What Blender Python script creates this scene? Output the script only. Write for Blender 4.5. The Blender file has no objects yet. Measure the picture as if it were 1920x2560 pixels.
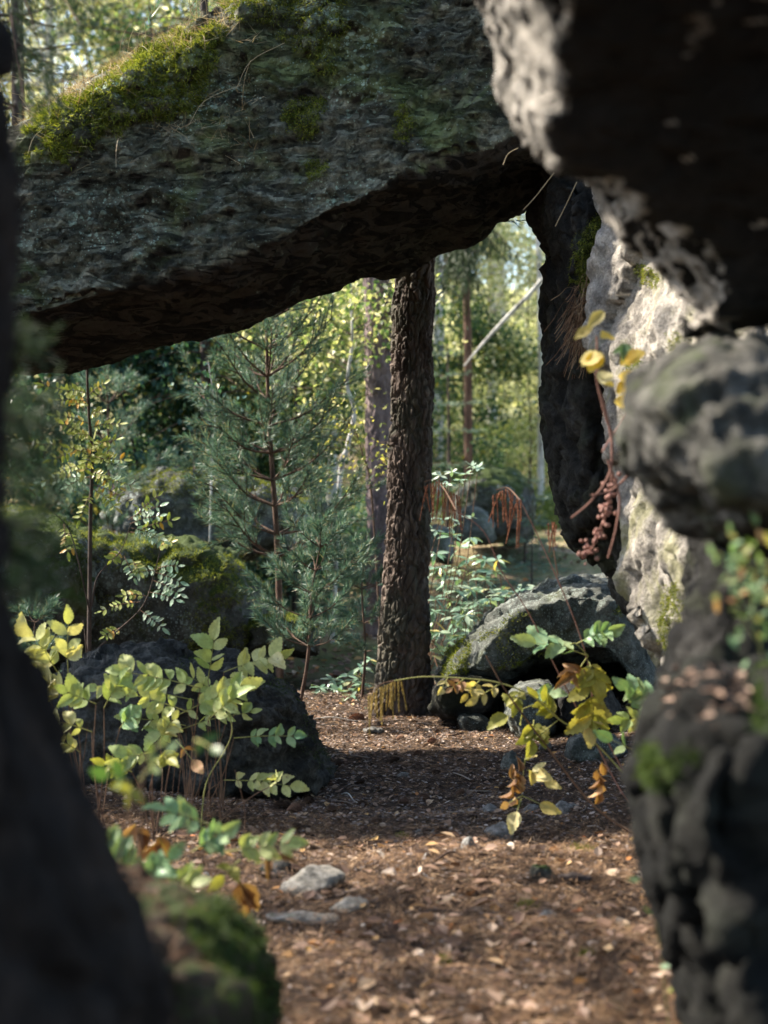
import bpy, math, random
import numpy as np
from mathutils import Vector, Matrix

# ---------------------------------------------------------------- camera, sky, sun
SC = bpy.context.scene
COL = SC.collection
F = 4000.0                      # focal length in pixels of a 1920x2560 frame
CAM = np.array([0.0, 0.0, 1.25])
PITCH = math.radians(1.43)
cam_data = bpy.data.cameras.new('camera')
cam = bpy.data.objects.new('camera', cam_data)
COL.objects.link(cam)
cam.location = CAM
cam.rotation_euler = (math.pi/2 - PITCH, 0, 0)
cam_data.sensor_width = 36
cam_data.lens = 36.0*F/2560.0
cam_data.clip_start = 0.05
cam_data.clip_end = 1500
cam_data.dof.use_dof = True
cam_data.dof.focus_distance = 6.9
cam_data.dof.aperture_fstop = 2.3
cam_data.dof.aperture_blades = 0
SC.camera = cam

SUN_AZ = math.radians(66)       # to the left of the view direction
SUN_EL = math.radians(42)
S = np.array([-math.cos(SUN_EL)*math.sin(SUN_AZ), math.cos(SUN_EL)*math.cos(SUN_AZ), math.sin(SUN_EL)])
world = bpy.data.worlds.new('World'); SC.world = world; world.use_nodes = True
wn = world.node_tree.nodes; wl = world.node_tree.links
sky = wn.new('ShaderNodeTexSky'); sky.sky_type = 'NISHITA'; sky.sun_disc = False
sky.sun_elevation = SUN_EL; sky.sun_rotation = -SUN_AZ
sky.air_density = 1.0; sky.dust_density = 1.5; sky.ozone_density = 1.4
wn['Background'].inputs['Strength'].default_value = 0.13
wl.new(sky.outputs['Color'], wn['Background'].inputs['Color'])
sun_l = bpy.data.lights.new('sun', 'SUN'); sun_l.energy = 4.9; sun_l.angle = math.radians(0.6)
sun_l.color = (1.0, 0.90, 0.76)
sun = bpy.data.objects.new('sun', sun_l); COL.objects.link(sun)
sun.rotation_euler = Vector((-S[0], -S[1], -S[2])).to_track_quat('-Z', 'Y').to_euler()
sun.location = (-20, 10, 30)
SC.view_settings.view_transform = 'Standard'
SC.view_settings.look = 'None'
SC.view_settings.exposure = 1.7
SC.view_settings.gamma = 1.0
try: SC.view_settings.use_curve_mapping = False
except Exception: pass
SC.render.engine = 'CYCLES'
SC.cycles.max_bounces = 6
SC.cycles.diffuse_bounces = 3
SC.cycles.glossy_bounces = 2
SC.cycles.transmission_bounces = 3
SC.cycles.caustics_reflective = False
SC.cycles.caustics_refractive = False
SC.cycles.sample_clamp_indirect = 6
SC.cycles.use_denoising = True

rng = np.random.default_rng(7)
random.seed(7)
cp, sp = math.cos(PITCH), math.sin(PITCH)
FWD = np.array([0, cp, -sp]); UPV = np.array([0, sp, cp]); RT = np.array([1.0, 0, 0])
def P(px, py, d):
    "world point seen at photo pixel (px,py) of the 1920x2560 frame, d metres along the view axis"
    return CAM + d*(FWD + (px-960)/F*RT + (1280-py)/F*UPV)
def V(a): return np.array(a, float)
def unit(v):
    v = np.asarray(v, float); return v/(np.linalg.norm(v)+1e-12)

# ---------------------------------------------------------------- noise (vectorised)
def _hash(ix, iy, iz, seed):
    h = (ix.astype(np.int64)*374761393 + iy.astype(np.int64)*668265263 + iz.astype(np.int64)*2147483647 + seed*974634777) & 0xffffffff
    h = ((h ^ (h >> 13))*1274126177) & 0xffffffff
    return (h ^ (h >> 16)) & 0xffffffff
def perlin(p, seed=0):
    p = np.asarray(p, float); i = np.floor(p); f = p-i; i = i.astype(np.int64)
    u = f*f*f*(f*(f*6-15)+10)
    out = 0
    for dx in (0, 1):
        for dy in (0, 1):
            for dz in (0, 1):
                h = _hash(i[:, 0]+dx, i[:, 1]+dy, i[:, 2]+dz, seed)
                gx = ((h & 1023)/511.5-1); gy = (((h >> 10) & 1023)/511.5-1); gz = (((h >> 20) & 1023)/511.5-1)
                d = gx*(f[:, 0]-dx)+gy*(f[:, 1]-dy)+gz*(f[:, 2]-dz)
                w = (u[:, 0] if dx else 1-u[:, 0])*(u[:, 1] if dy else 1-u[:, 1])*(u[:, 2] if dz else 1-u[:, 2])
                out = out+w*d
    return out*1.3
def fbm(p, octv=4, seed=0, gain=0.5, lac=2.03):
    a, s, r = 1.0, 0, 0
    q = np.array(p, float)
    for k in range(octv):
        r = r+a*perlin(q, seed+k*17); s += a; a *= gain; q = q*lac+11.3
    return r
def ridged(p, octv=4, seed=0, gain=0.5, lac=2.1):
    a, r = 1.0, 0
    q = np.array(p, float)
    for k in range(octv):
        r = r+a*(1-np.abs(perlin(q, seed+k*13))*2); a *= gain; q = q*lac+7.7
    return r
def worley(p, seed=0):
    p = np.asarray(p, float); i = np.floor(p).astype(np.int64); f = p-i
    F1 = np.full(len(p), 9.0); F2 = F1.copy(); idc = np.zeros(len(p))
    for dx in (-1, 0, 1):
        for dy in (-1, 0, 1):
            for dz in (-1, 0, 1):
                h = _hash(i[:, 0]+dx, i[:, 1]+dy, i[:, 2]+dz, seed)
                jx = (h & 1023)/1023; jy = ((h >> 10) & 1023)/1023; jz = ((h >> 20) & 1023)/1023
                d = np.sqrt((dx+jx-f[:, 0])**2+(dy+jy-f[:, 1])**2+(dz+jz-f[:, 2])**2)
                nw = d < F1
                F2 = np.where(nw, F1, np.minimum(F2, d)); idc = np.where(nw, (h & 0xffff)/65535., idc); F1 = np.where(nw, d, F1)
    return F1, F2, idc
def sstep(a, b, x):
    t = np.clip((x-a)/(b-a), 0, 1); return t*t*(3-2*t)

def terrace(v, seed, freq, along=(1, 0, .4), perp=(-.4, 0, 1), warp=.5, sharp=.82):
    "broken ledges: a saw profile across the bedding, cut off and fading at random"
    along = np.array(along)/np.linalg.norm(along); perp = np.array(perp)/np.linalg.norm(perp)
    al = v@along; pe = v@perp
    w = fbm(v*freq*.35, 3, seed)*warp*2.2+fbm(v*freq*1.1, 3, seed+3)*.28
    u = pe*freq+w
    k = np.floor(u); t = u-k
    saw = np.where(t < sharp, 1-t/sharp, (t-sharp)/(1-sharp))
    m = sstep(-.35, .45, perlin(np.stack([al*freq*.45, v[:, 1]*freq*.5, k*3.7], 1), seed+9))
    return saw*m-.4
# ---------------------------------------------------------------- mesh building
class Acc:
    "collects vertices and faces of one mesh"
    def __init__(s): s.v = []; s.f = []; s.n = 0
    def add(s, v, f):
        v = np.asarray(v, float).reshape(-1, 3); f = np.asarray(f, np.int64)
        if len(v) == 0 or len(f) == 0: return
        s.v.append(v); s.f.append(f+s.n); s.n += len(v)
    def mesh(s, name, off=None, smooth=True):
        v = np.concatenate(s.v)
        if off is not None: v = v-np.asarray(off)
        return mk_mesh(name, v, s.f, smooth)
def mk_mesh(name, v, flist, smooth=True):
    me = bpy.data.meshes.new(name)
    me.vertices.add(len(v)); me.vertices.foreach_set('co', np.ascontiguousarray(v, np.float32).ravel())
    lv = np.concatenate([f.ravel() for f in flist]).astype(np.int32)
    lt = np.concatenate([np.full(len(f), f.shape[1]) for f in flist]).astype(np.int32)
    ls = np.concatenate([[0], np.cumsum(lt)[:-1]]).astype(np.int32)
    me.loops.add(len(lv)); me.loops.foreach_set('vertex_index', lv)
    me.polygons.add(len(lt)); me.polygons.foreach_set('loop_start', ls); me.polygons.foreach_set('loop_total', lt)
    me.polygons.foreach_set('use_smooth', np.full(len(lt), smooth))
    me.update(calc_edges=True)
    return me
WLOC = {}
def wloc(o): return WLOC.get(o.name, np.zeros(3))
def props(o, label=None, cat=None, group=None, kind=None):
    if label: o['label'] = label
    if cat: o['category'] = cat
    if group: o['group'] = group
    if kind: o['kind'] = kind
    return o
def thing(name, loc, label, cat, group=None):
    o = bpy.data.objects.new(name, None); COL.objects.link(o)
    o.empty_display_size = 0.1
    o.location = tuple(float(c) for c in loc); WLOC[o.name] = np.array(loc, float)
    return props(o, label, cat, group)
def part(name, acc, m, parent=None, kind=None, smooth=True, loc=None, label=None):
    "one mesh object from world-space geometry; its origin is its parent's (or loc)"
    if loc is None: loc = wloc(parent) if parent is not None else np.zeros(3)
    me = acc.mesh(name, loc, smooth) if isinstance(acc, Acc) else acc
    o = bpy.data.objects.new(name, me); COL.objects.link(o)
    if m is not None and not me.materials: me.materials.append(m)
    if parent is not None:
        o.parent = parent; o.location = tuple(float(c) for c in (np.asarray(loc)-wloc(parent)))
    else: o.location = tuple(float(c) for c in loc)
    WLOC[o.name] = np.array(loc, float)
    return props(o, label, None, None, kind)
def inst(name, me, parent, pos, M3, scale=1.0, label=None):
    "a copy of a shared mesh placed in world space (parents are only translated)"
    o = bpy.data.objects.new(name, me); COL.objects.link(o)
    base = wloc(parent) if parent is not None else np.zeros(3)
    M = Matrix([[*(M3[r]*scale), float(pos[r]-base[r])] for r in range(3)]+[[0, 0, 0, 1]])
    if parent is not None: o.parent = parent
    o.matrix_local = M
    if label: o['label'] = label
    return o
def frame(y, z):
    "3x3 matrix whose columns are x, y, z axes: y exact, z as near as can be"
    y = unit(y); x = unit(np.cross(y, z)); z = np.cross(x, y)
    return np.stack([x, y, z], 1)

def tube(acc, pts, rad, sides=6, cap=True):
    pts = np.asarray(pts, float); n = len(pts); rad = np.broadcast_to(np.asarray(rad, float), (n,))
    t = np.gradient(pts, axis=0); t /= np.linalg.norm(t, axis=1)[:, None]+1e-12
    up = np.array([0, 0, 1.]) if abs(t[0, 2]) < 0.9 else np.array([1., 0, 0])
    a = np.cross(t, up); a /= np.linalg.norm(a, axis=1)[:, None]+1e-12; b = np.cross(t, a)
    th = np.arange(sides)*2*math.pi/sides
    v = pts[:, None]+rad[:, None, None]*(np.cos(th)[None, :, None]*a[:, None]+np.sin(th)[None, :, None]*b[:, None])
    i = np.arange(n-1)[:, None]*sides; j = np.arange(sides)[None]; k = (j+1) % sides
    f = np.stack([i+j, i+k, i+k+sides, i+j+sides], -1).reshape(-1, 4)
    acc.add(v.reshape(-1, 3), f)
    if cap:
        for e in (0, n-1):
            r = v[e]; acc.add(np.concatenate([r, [pts[e]]]), [[q, (q+1) % sides, sides] for q in range(sides)])
def bez(*p, n=12):
    "smooth curve through the given points (Catmull-Rom)"
    p = np.array(p, float); q = np.concatenate([[2*p[0]-p[1]], p, [2*p[-1]-p[-2]]])
    out = []
    for i in range(1, len(q)-2):
        for t in np.linspace(0, 1, n, endpoint=False):
            a, b, c, d = q[i-1], q[i], q[i+1], q[i+2]
            out.append(0.5*((2*b)+(-a+c)*t+(2*a-5*b+4*c-d)*t*t+(-a+3*b-3*c+d)*t**3))
    out.append(p[-1]); return np.array(out)
def rand_dirs(n):
    v = rng.normal(size=(n, 3)); return v/np.linalg.norm(v, axis=1)[:, None]
def blades(acc, base, tip, width, side=None):
    "thin triangles (needles, grass, moss leaves) from base to tip"
    n = len(base)
    if n == 0: return
    d = tip-base
    if side is None:
        side = np.cross(d, rand_dirs(n)); 
    side = side/(np.linalg.norm(side, axis=1)[:, None]+1e-12)
    w = np.broadcast_to(np.asarray(width, float), (n,))[:, None]*0.5
    v = np.stack([base-side*w, base+side*w, tip], 1).reshape(-1, 3)
    acc.add(v, np.arange(n*3).reshape(-1, 3))
def leaves(acc, c, ldir, nrm, L, W, fold=0.12):
    "many leaf blades, each a folded pointed shape of 4 triangles"
    n = len(c)
    if n == 0: return
    ldir = ldir/(np.linalg.norm(ldir, axis=1)[:, None]+1e-12)
    sd = np.cross(ldir, nrm); sd /= np.linalg.norm(sd, axis=1)[:, None]+1e-12
    up = np.cross(sd, ldir)
    L = np.broadcast_to(np.asarray(L, float), (n,))[:, None]; W = np.broadcast_to(np.asarray(W, float), (n,))[:, None]*0.5
    f = fold*L
    v = np.stack([c, c+ldir*L*.33+sd*W+up*f, c+ldir*L*.7+sd*W*.75+up*f*.6, c+ldir*L-up*f*.3,
                  c+ldir*L*.7-sd*W*.75+up*f*.6, c+ldir*L*.33-sd*W+up*f], 1).reshape(-1, 3)
    i = np.arange(n)[:, None]*6
    acc.add(v, np.concatenate([i+np.array([[0, 1, 2, 3]]), i+np.array([[0, 3, 4, 5]])]))

# ---------------------------------------------------------------- materials
def nodes(name):
    m = bpy.data.materials.new(name); m.use_nodes = True
    nt = m.node_tree; b = nt.nodes['Principled BSDF']
    return m, nt, b
def L_(nt, a, b): nt.links.new(a, b)
def tex_noise(nt, vec, scale, detail=6, rough=0.55, dist=0.0):
    n = nt.nodes.new('ShaderNodeTexNoise'); n.inputs['Scale'].default_value = scale
    n.inputs['Detail'].default_value = detail; n.inputs['Roughness'].default_value = rough; n.inputs['Distortion'].default_value = dist
    if vec is not None: L_(nt, vec, n.inputs['Vector'])
    return n.outputs['Fac']
def tex_vor(nt, vec, scale, out='Distance', rand=1.0):
    n = nt.nodes.new('ShaderNodeTexVoronoi'); n.inputs['Scale'].default_value = scale; n.inputs['Randomness'].default_value = rand
    if vec is not None: L_(nt, vec, n.inputs['Vector'])
    return n.outputs[out]
def ramp(nt, fac, stops, interp='LINEAR'):
    n = nt.nodes.new('ShaderNodeValToRGB'); n.color_ramp.interpolation = interp
    e = n.color_ramp.elements
    while len(e) < len(stops): e.new(0.5)
    for k, (p, c) in enumerate(stops):
        e[k].position = p; c = (c, c, c) if isinstance(c, (int, float)) else c; e[k].color = (*c, 1)
    L_(nt, fac, n.inputs['Fac']); return n.outputs['Color']
def mixc(nt, fac, a, b, mode='MIX'):
    n = nt.nodes.new('ShaderNodeMix'); n.data_type = 'RGBA'; n.blend_type = mode
    for s, k in ((fac, 0), (a, 6), (b, 7)):
        if hasattr(s, 'node'): L_(nt, s, n.inputs[k])
        else: n.inputs[k].default_value = s if k == 0 else (*s, 1)
    return n.outputs[2]
def math_(nt, op, a, b=0.0, clamp=False):
    n = nt.nodes.new('ShaderNodeMath'); n.operation = op; n.use_clamp = clamp
    for k, s in enumerate((a, b)):
        if hasattr(s, 'node'): L_(nt, s, n.inputs[k])
        else: n.inputs[k].default_value = s
    return n.outputs[0]
def mapr(nt, v, a, b, c=0.0, d=1.0):
    n = nt.nodes.new('ShaderNodeMapRange'); n.interpolation_type = 'SMOOTHSTEP'
    L_(nt, v, n.inputs[0])
    for k, s in zip((1, 2, 3, 4), (a, b, c, d)): n.inputs[k].default_value = s
    return n.outputs[0]
def coords(nt, scale=(1, 1, 1), rot=(0, 0, 0)):
    g = nt.nodes.new('ShaderNodeNewGeometry')
    mp = nt.nodes.new('ShaderNodeMapping'); mp.inputs['Scale'].default_value = scale; mp.inputs['Rotation'].default_value = rot
    L_(nt, g.outputs['Position'], mp.inputs['Vector']); return mp.outputs['Vector'], g
def bump(nt, b, h, dist, strength=1.0, prev=None):
    n = nt.nodes.new('ShaderNodeBump'); n.inputs['Distance'].default_value = dist; n.inputs['Strength'].default_value = strength
    L_(nt, h, n.inputs['Height'])
    if prev is not None: L_(nt, prev, n.inputs['Normal'])
    if b is not None: L_(nt, n.outputs['Normal'], b.inputs['Normal'])
    return n.outputs['Normal']

def rock_mat(name, dark, mid, light, stain=None, stain_amt=0.5, lichen=None, lichen_amt=0.5, moss=None, moss_amt=0.0,
             brown=None, crumb=1.0, sc=1.0, streak=None):
    m, nt, b = nodes(name)
    v, g = coords(nt)
    n1 = tex_noise(nt, v, 1.6*sc, 8, 0.6, 0.4)
    n2 = tex_noise(nt, v, 9*sc, 8, 0.65)
    n3 = tex_noise(nt, v, 60*sc, 6, 0.7)
    c = ramp(nt, n1, [(0.33, dark), (0.5, mid), (0.68, light)])
    c = mixc(nt, 0.55, c, ramp(nt, n2, [(0.34, tuple(x*.4 for x in dark)), (0.5, mid), (0.64, tuple(x*1.25 for x in light))]))
    c = mixc(nt, 0.6, c, ramp(nt, n3, [(0.34, .18), (0.5, .5), (0.66, .85)]), 'OVERLAY')
    nz = nt.nodes.new('ShaderNodeSeparateXYZ'); L_(nt, g.outputs['Normal'], nz.inputs[0])
    if stain is not None:
        n4 = tex_noise(nt, v, 2.3*sc, 7, 0.62, 0.8)
        c = mixc(nt, math_(nt, 'MULTIPLY', mapr(nt, n4, 0.5, 0.66), stain_amt), c, stain)
    if lichen is not None:
        region = tex_noise(nt, v, 1.9, 3, 0.5)
        for s_, th in ((16, .21), (38, .27), (80, .30)):
            vd = tex_vor(nt, v, s_*sc)
            wob = math_(nt, 'MULTIPLY', tex_noise(nt, v, s_*3.1, 3), 0.34)
            r = math_(nt, 'SUBTRACT', math_(nt, 'ADD', vd, wob), math_(nt, 'MULTIPLY', mapr(nt, region, .42, .66), .26))
            sel = tex_vor(nt, v, s_*sc, 'Color')
            sx = nt.nodes.new('ShaderNodeSeparateColor'); L_(nt, sel, sx.inputs[0])
            keep = mapr(nt, sx.outputs[0], 0.62-.3*lichen_amt, 0.66-.3*lichen_amt)
            c = mixc(nt, math_(nt, 'MULTIPLY', math_(nt, 'MULTIPLY', mapr(nt, r, th-.03, th+.05, 1, 0), keep), .75), c, lichen)
        wash = tex_noise(nt, v, 4.5, 6, 0.7)
        c = mixc(nt, math_(nt, 'MULTIPLY', math_(nt, 'MULTIPLY', mapr(nt, wash, .52, .68), mapr(nt, region, .45, .6)), lichen_amt*.8), c, lichen)
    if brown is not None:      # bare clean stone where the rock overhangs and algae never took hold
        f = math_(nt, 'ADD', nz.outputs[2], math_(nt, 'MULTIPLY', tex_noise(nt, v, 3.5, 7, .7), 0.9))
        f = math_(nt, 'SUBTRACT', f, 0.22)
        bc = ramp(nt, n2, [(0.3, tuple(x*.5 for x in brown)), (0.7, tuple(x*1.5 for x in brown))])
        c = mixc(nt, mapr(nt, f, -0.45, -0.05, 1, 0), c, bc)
    if moss is not None:
        n5 = tex_noise(nt, v, 3.2, 6, 0.65)
        f = math_(nt, 'ADD', math_(nt, 'MULTIPLY', nz.outputs[2], 0.35), n5)
        c = mixc(nt, mapr(nt, f, 0.92-moss_amt, 1.0-moss_amt), c, moss)
    L_(nt, c, b.inputs['Base Color'])
    b.inputs['Roughness'].default_value = 0.88
    b.inputs['Specular IOR Level'].default_value = 0.25
    if streak is not None:      # weathered bedding: ridges drawn out along the layers
        v2, _g = coords(nt, (2.2, 2.2, 9.0), (0, streak, 0))
        s1 = tex_noise(nt, v2, 2.6, 9, .68, 1.2)
        rd = math_(nt, 'ABSOLUTE', math_(nt, 'SUBTRACT', s1, .5))
        c = mixc(nt, .55, c, ramp(nt, s1, [(.36, .2), (.5, .5), (.62, .82)]), 'OVERLAY'); L_(nt, c, b.inputs['Base Color'])
        nb0 = bump(nt, None, rd, -0.10, .9); nb0 = bump(nt, None, s1, 0.09, .9, nb0)
    else: nb0 = None
    nb = bump(nt, None, n2, 0.035*crumb/sc, 0.9, nb0)
    nb = bump(nt, None, n3, 0.010*crumb, 1.0, nb)
    bump(nt, b, tex_noise(nt, v, 240, 3, 0.6), 0.0025*crumb, 0.8, nb)
    return m

def leaf_mat(name, stops, transl=0.45, rough=0.5, source='island', tint=(1.15, 1.12, 0.5), vein=False):
    "thin leaves: diffuse + light let through, each leaf its own colour"
    m, nt, b = nodes(name)
    if source == 'island':
        g = nt.nodes.new('ShaderNodeNewGeometry'); r = g.outputs['Random Per Island']
    else:
        g = nt.nodes.new('ShaderNodeObjectInfo'); r = g.outputs['Random']
    c = ramp(nt, r, stops)
    v, gg = coords(nt)
    c = mixc(nt, 0.5, c, ramp(nt, tex_noise(nt, v, 70 if vein else 3.0, 5, .65), [(0.32, .3), (0.68, .72)]), 'OVERLAY')
    if vein:
        tc = nt.nodes.new('ShaderNodeTexCoord')
        sx = nt.nodes.new('ShaderNodeSeparateXYZ'); L_(nt, tc.outputs['Object'], sx.inputs[0])
        ax = math_(nt, 'ABSOLUTE', sx.outputs[0])
        side = math_(nt, 'SINE', math_(nt, 'MULTIPLY', math_(nt, 'SUBTRACT', sx.outputs[1], math_(nt, 'MULTIPLY', ax, .9)), 62))
        vn = math_(nt, 'MAXIMUM', mapr(nt, ax, .008, .02, 1, 0), math_(nt, 'MULTIPLY', mapr(nt, side, .86, 1.0), .6))
        c = mixc(nt, math_(nt, 'MULTIPLY', vn, .42), c, (0.40, 0.42, 0.16))
        spot = mapr(nt, tex_noise(nt, v, 38, 4, .7), .64, .70)
        c = mixc(nt, math_(nt, 'MULTIPLY', spot, .7), c, (0.16, .08, .03))
        h = math_(nt, 'MULTIPLY', vn, -1.0)
        bump(nt, b, h, 0.002, 0.6)
    L_(nt, c, b.inputs['Base Color']); b.inputs['Roughness'].default_value = rough
    b.inputs['Specular IOR Level'].default_value = 0.35
    tr = nt.nodes.new('ShaderNodeBsdfTranslucent')
    L_(nt, mixc(nt, 1.0, c, tint, 'MULTIPLY'), tr.inputs['Color'])
    mx = nt.nodes.new('ShaderNodeMixShader'); mx.inputs[0].default_value = transl
    L_(nt, b.outputs[0], mx.inputs[1]); L_(nt, tr.outputs[0], mx.inputs[2])
    L_(nt, mx.outputs[0], nt.nodes['Material Output'].inputs['Surface'])
    return m
def plain_mat(name, stops, scale=30, rough=0.85, source=None, bumpd=0.002, stretch=(1, 1, 1)):
    m, nt, b = nodes(name)
    v, g = coords(nt, stretch)
    n = tex_noise(nt, v, scale, 6, .65)
    if source == 'island':
        fac = math_(nt, 'ADD', math_(nt, 'MULTIPLY', g.outputs['Random Per Island'], .8), math_(nt, 'MULTIPLY', n, .2))
    elif source == 'clumps':
        n = mapr(nt, n, .36, .64)
        fac = math_(nt, 'ADD', math_(nt, 'MULTIPLY', g.outputs['Random Per Island'], .5), math_(nt, 'MULTIPLY', n, .5))
    elif source == 'object':
        oi = nt.nodes.new('ShaderNodeObjectInfo'); fac = math_(nt, 'ADD', math_(nt, 'MULTIPLY', oi.outputs['Random'], .75), math_(nt, 'MULTIPLY', n, .25))
    else: fac = n
    L_(nt, ramp(nt, fac, stops), b.inputs['Base Color'])
    b.inputs['Roughness'].default_value = rough; b.inputs['Specular IOR Level'].default_value = 0.3
    bump(nt, b, n, bumpd, .8)
    return m

# ---------------------------------------------------------------- rocks from silhouettes with real depth
def loft_mesh(rings):
    n = len(rings[0]); k = len(rings)
    v = np.array([p for r in rings for p in r])
    f4 = np.array([[a*n+i, a*n+(i+1) % n, (a+1)*n+(i+1) % n, (a+1)*n+i] for a in range(k-1) for i in range(n)])
    me = bpy.data.meshes.new('loft')
    faces = f4.tolist()+[list(range(n))[::-1], [(k-1)*n+i for i in range(n)]]
    me.from_pydata(v.tolist(), [], faces); return me
def remesh(me, vox, smooth_it=3):
    o = bpy.data.objects.new('tmp', me); COL.objects.link(o)
    t = o.modifiers.new('t', 'TRIANGULATE')
    r = o.modifiers.new('r', 'REMESH'); r.mode = 'VOXEL'; r.voxel_size = vox
    if smooth_it:
        s = o.modifiers.new('s', 'SMOOTH'); s.iterations = smooth_it; s.factor = 0.5
    dg = bpy.context.evaluated_depsgraph_get()
    ev = o.evaluated_get(dg); out = bpy.data.meshes.new_from_object(ev)
    bpy.data.objects.remove(o); return out
def get_v(me):
    a = np.empty(len(me.vertices)*3, np.float32); me.vertices.foreach_get('co', a); return a.reshape(-1, 3).astype(float)
def get_n(me):
    a = np.empty(len(me.vertices)*3, np.float32); me.vertices.foreach_get('normal', a); return a.reshape(-1, 3).astype(float)
def set_v(me, v):
    me.vertices.foreach_set('co', np.ascontiguousarray(v, np.float32).ravel()); me.update()
def rock_mesh(rings, vox, disp, name='rock', smooth_it=3):
    me = remesh(loft_mesh(rings), vox, smooth_it); me.name = name
    v = get_v(me); n = get_n(me)
    d = disp(v, n)
    if isinstance(d, tuple):
        for dd in d:
            v = v+n*dd[:, None]; set_v(me, v); n = get_n(me)
    else:
        set_v(me, v+n*d[:, None])
    me.polygons.foreach_set('use_smooth', np.ones(len(me.polygons), bool))
    return me
def shift_mesh(me, loc): set_v(me, get_v(me)-np.asarray(loc))
def inset(poly, c, k): return [((x-c[0])*k+c[0], (y-c[1])*k+c[1]) for x, y in poly]
def rings_px(spec):
    "spec: list of (polygon in photo pixels, depth or list of depths)"
    out = []
    for poly, d in spec:
        dd = d if hasattr(d, '__len__') else [d]*len(poly)
        out.append([P(x, y, e) for (x, y), e in zip(poly, dd)])
    return out
def moss_tufts(acc, v, n, count, h=(.008, .02), w=.0035, sag=0.35, spread=.6, jit=.012):
    if len(v) == 0: return
    i = rng.integers(0, len(v), count)
    b = v[i]+rng.normal(size=(count, 3))*jit*.6-n[i]*.004
    d = n[i]+rng.normal(size=(count, 3))*spread; d[:, 2] -= sag*np.abs(rng.normal(size=count))
    d /= np.linalg.norm(d, axis=1)[:, None]
    blades(acc, b, b+d*rng.uniform(h[0], h[1], count)[:, None], w)
# ---------------------------------------------------------------- ground
def ground_z(x, y):
    x = np.asarray(x, float); y = np.asarray(y, float)
    q = np.stack([x, y, x*0], -1).reshape(-1, 3)
    z = 0.06*fbm(q*0.9, 3, 5).reshape(x.shape)+0.012*fbm(q*6, 3, 9).reshape(x.shape)
    near = sstep(5.4, 4.7, y)*sstep(1.5, 3.5, y)
    z = z+near*(0.058+0.02*np.sin(x*1.7))
    z = z+0.13*sstep(0.5, 1.5, x)*sstep(4.5, 5.5, y)*sstep(9, 7, y)          # bank below the right-hand rocks
    z = z+0.10*sstep(-0.5, -1.6, x)*sstep(3, 5, y)*sstep(9, 7, y)
    z = z-0.08*sstep(8.6, 9.5, y)*sstep(16, 10, y)
    z = z+0.8*sstep(-0.2, -3.0, x)*sstep(10.5, 15, y)                        # mossy rise at the left
    z = z+sstep(9, 22, y)*0.75+np.clip(y-22, 0, 60)*0.20*(1+0.25*np.tanh(-x/8))
    z = z+0.9*sstep(15, 30, y)*fbm(q*0.13, 3, 21).reshape(x.shape)
    return z
def gaxis(lo, hi, step, far_lo, far_hi, g=1.13):
    a = list(np.arange(lo, hi, step)); s = step; x = a[-1]
    while x < far_hi: s *= g; x += s; a.append(x)
    s = step; x = lo; b = []
    while x > far_lo: s *= g; x -= s; b.append(x)
    return np.array(b[::-1]+a)
gx = gaxis(-2.0, 2.2, 0.022, -320, 320); gy = gaxis(3.0, 9.2, 0.026, -200, 420)
GX, GY = np.meshgrid(gx, gy)
GZ = ground_z(GX, GY)
q = np.stack([GX.ravel(), GY.ravel(), GX.ravel()*0], 1)
GZ = GZ+(0.010*fbm(q*22, 2, 31)+0.006*np.abs(perlin(q*60, 33))).reshape(GX.shape)*sstep(12, 9, GY)
a = Acc(); nx, ny = len(gx), len(gy)
i, j = np.meshgrid(np.arange(nx-1), np.arange(ny-1)); o_ = (j*nx+i).ravel()
a.add(np.stack([GX.ravel(), GY.ravel(), GZ.ravel()], 1), np.stack([o_, o_+1, o_+1+nx, o_+nx], 1))
m, nt, b = nodes('forest_soil')
v, g = coords(nt)
n1 = tex_noise(nt, v, 1.1, 8, .6); n2 = tex_noise(nt, v, 26, 8, .72); n3 = tex_vor(nt, v, 55)
c = ramp(nt, n1, [(.35, (.026, .020, .018)), (.5, (.055, .041, .033)), (.66, (.095, .068, .050))])
c = mixc(nt, .6, c, ramp(nt, n2, [(.3, (.018, .014, .012)), (.52, (.075, .05, .035)), (.7, (.17, .115, .075))]))
sy = nt.nodes.new('ShaderNodeSeparateXYZ'); L_(nt, v, sy.inputs[0])
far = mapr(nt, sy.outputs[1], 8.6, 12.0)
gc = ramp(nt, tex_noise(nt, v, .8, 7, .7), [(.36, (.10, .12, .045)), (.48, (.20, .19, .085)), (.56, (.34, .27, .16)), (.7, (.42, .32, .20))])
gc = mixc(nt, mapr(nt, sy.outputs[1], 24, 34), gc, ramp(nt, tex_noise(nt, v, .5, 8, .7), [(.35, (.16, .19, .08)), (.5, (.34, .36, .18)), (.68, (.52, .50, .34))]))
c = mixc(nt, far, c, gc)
L_(nt, c, b.inputs['Base Color']); b.inputs['Roughness'].default_value = .95; b.inputs['Specular IOR Level'].default_value = .15
nb = bump(nt, None, n2, .02, .9); bump(nt, b, n3, .008, .7, nb)
props(part('forest_floor', a, m), kind='structure')

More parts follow.
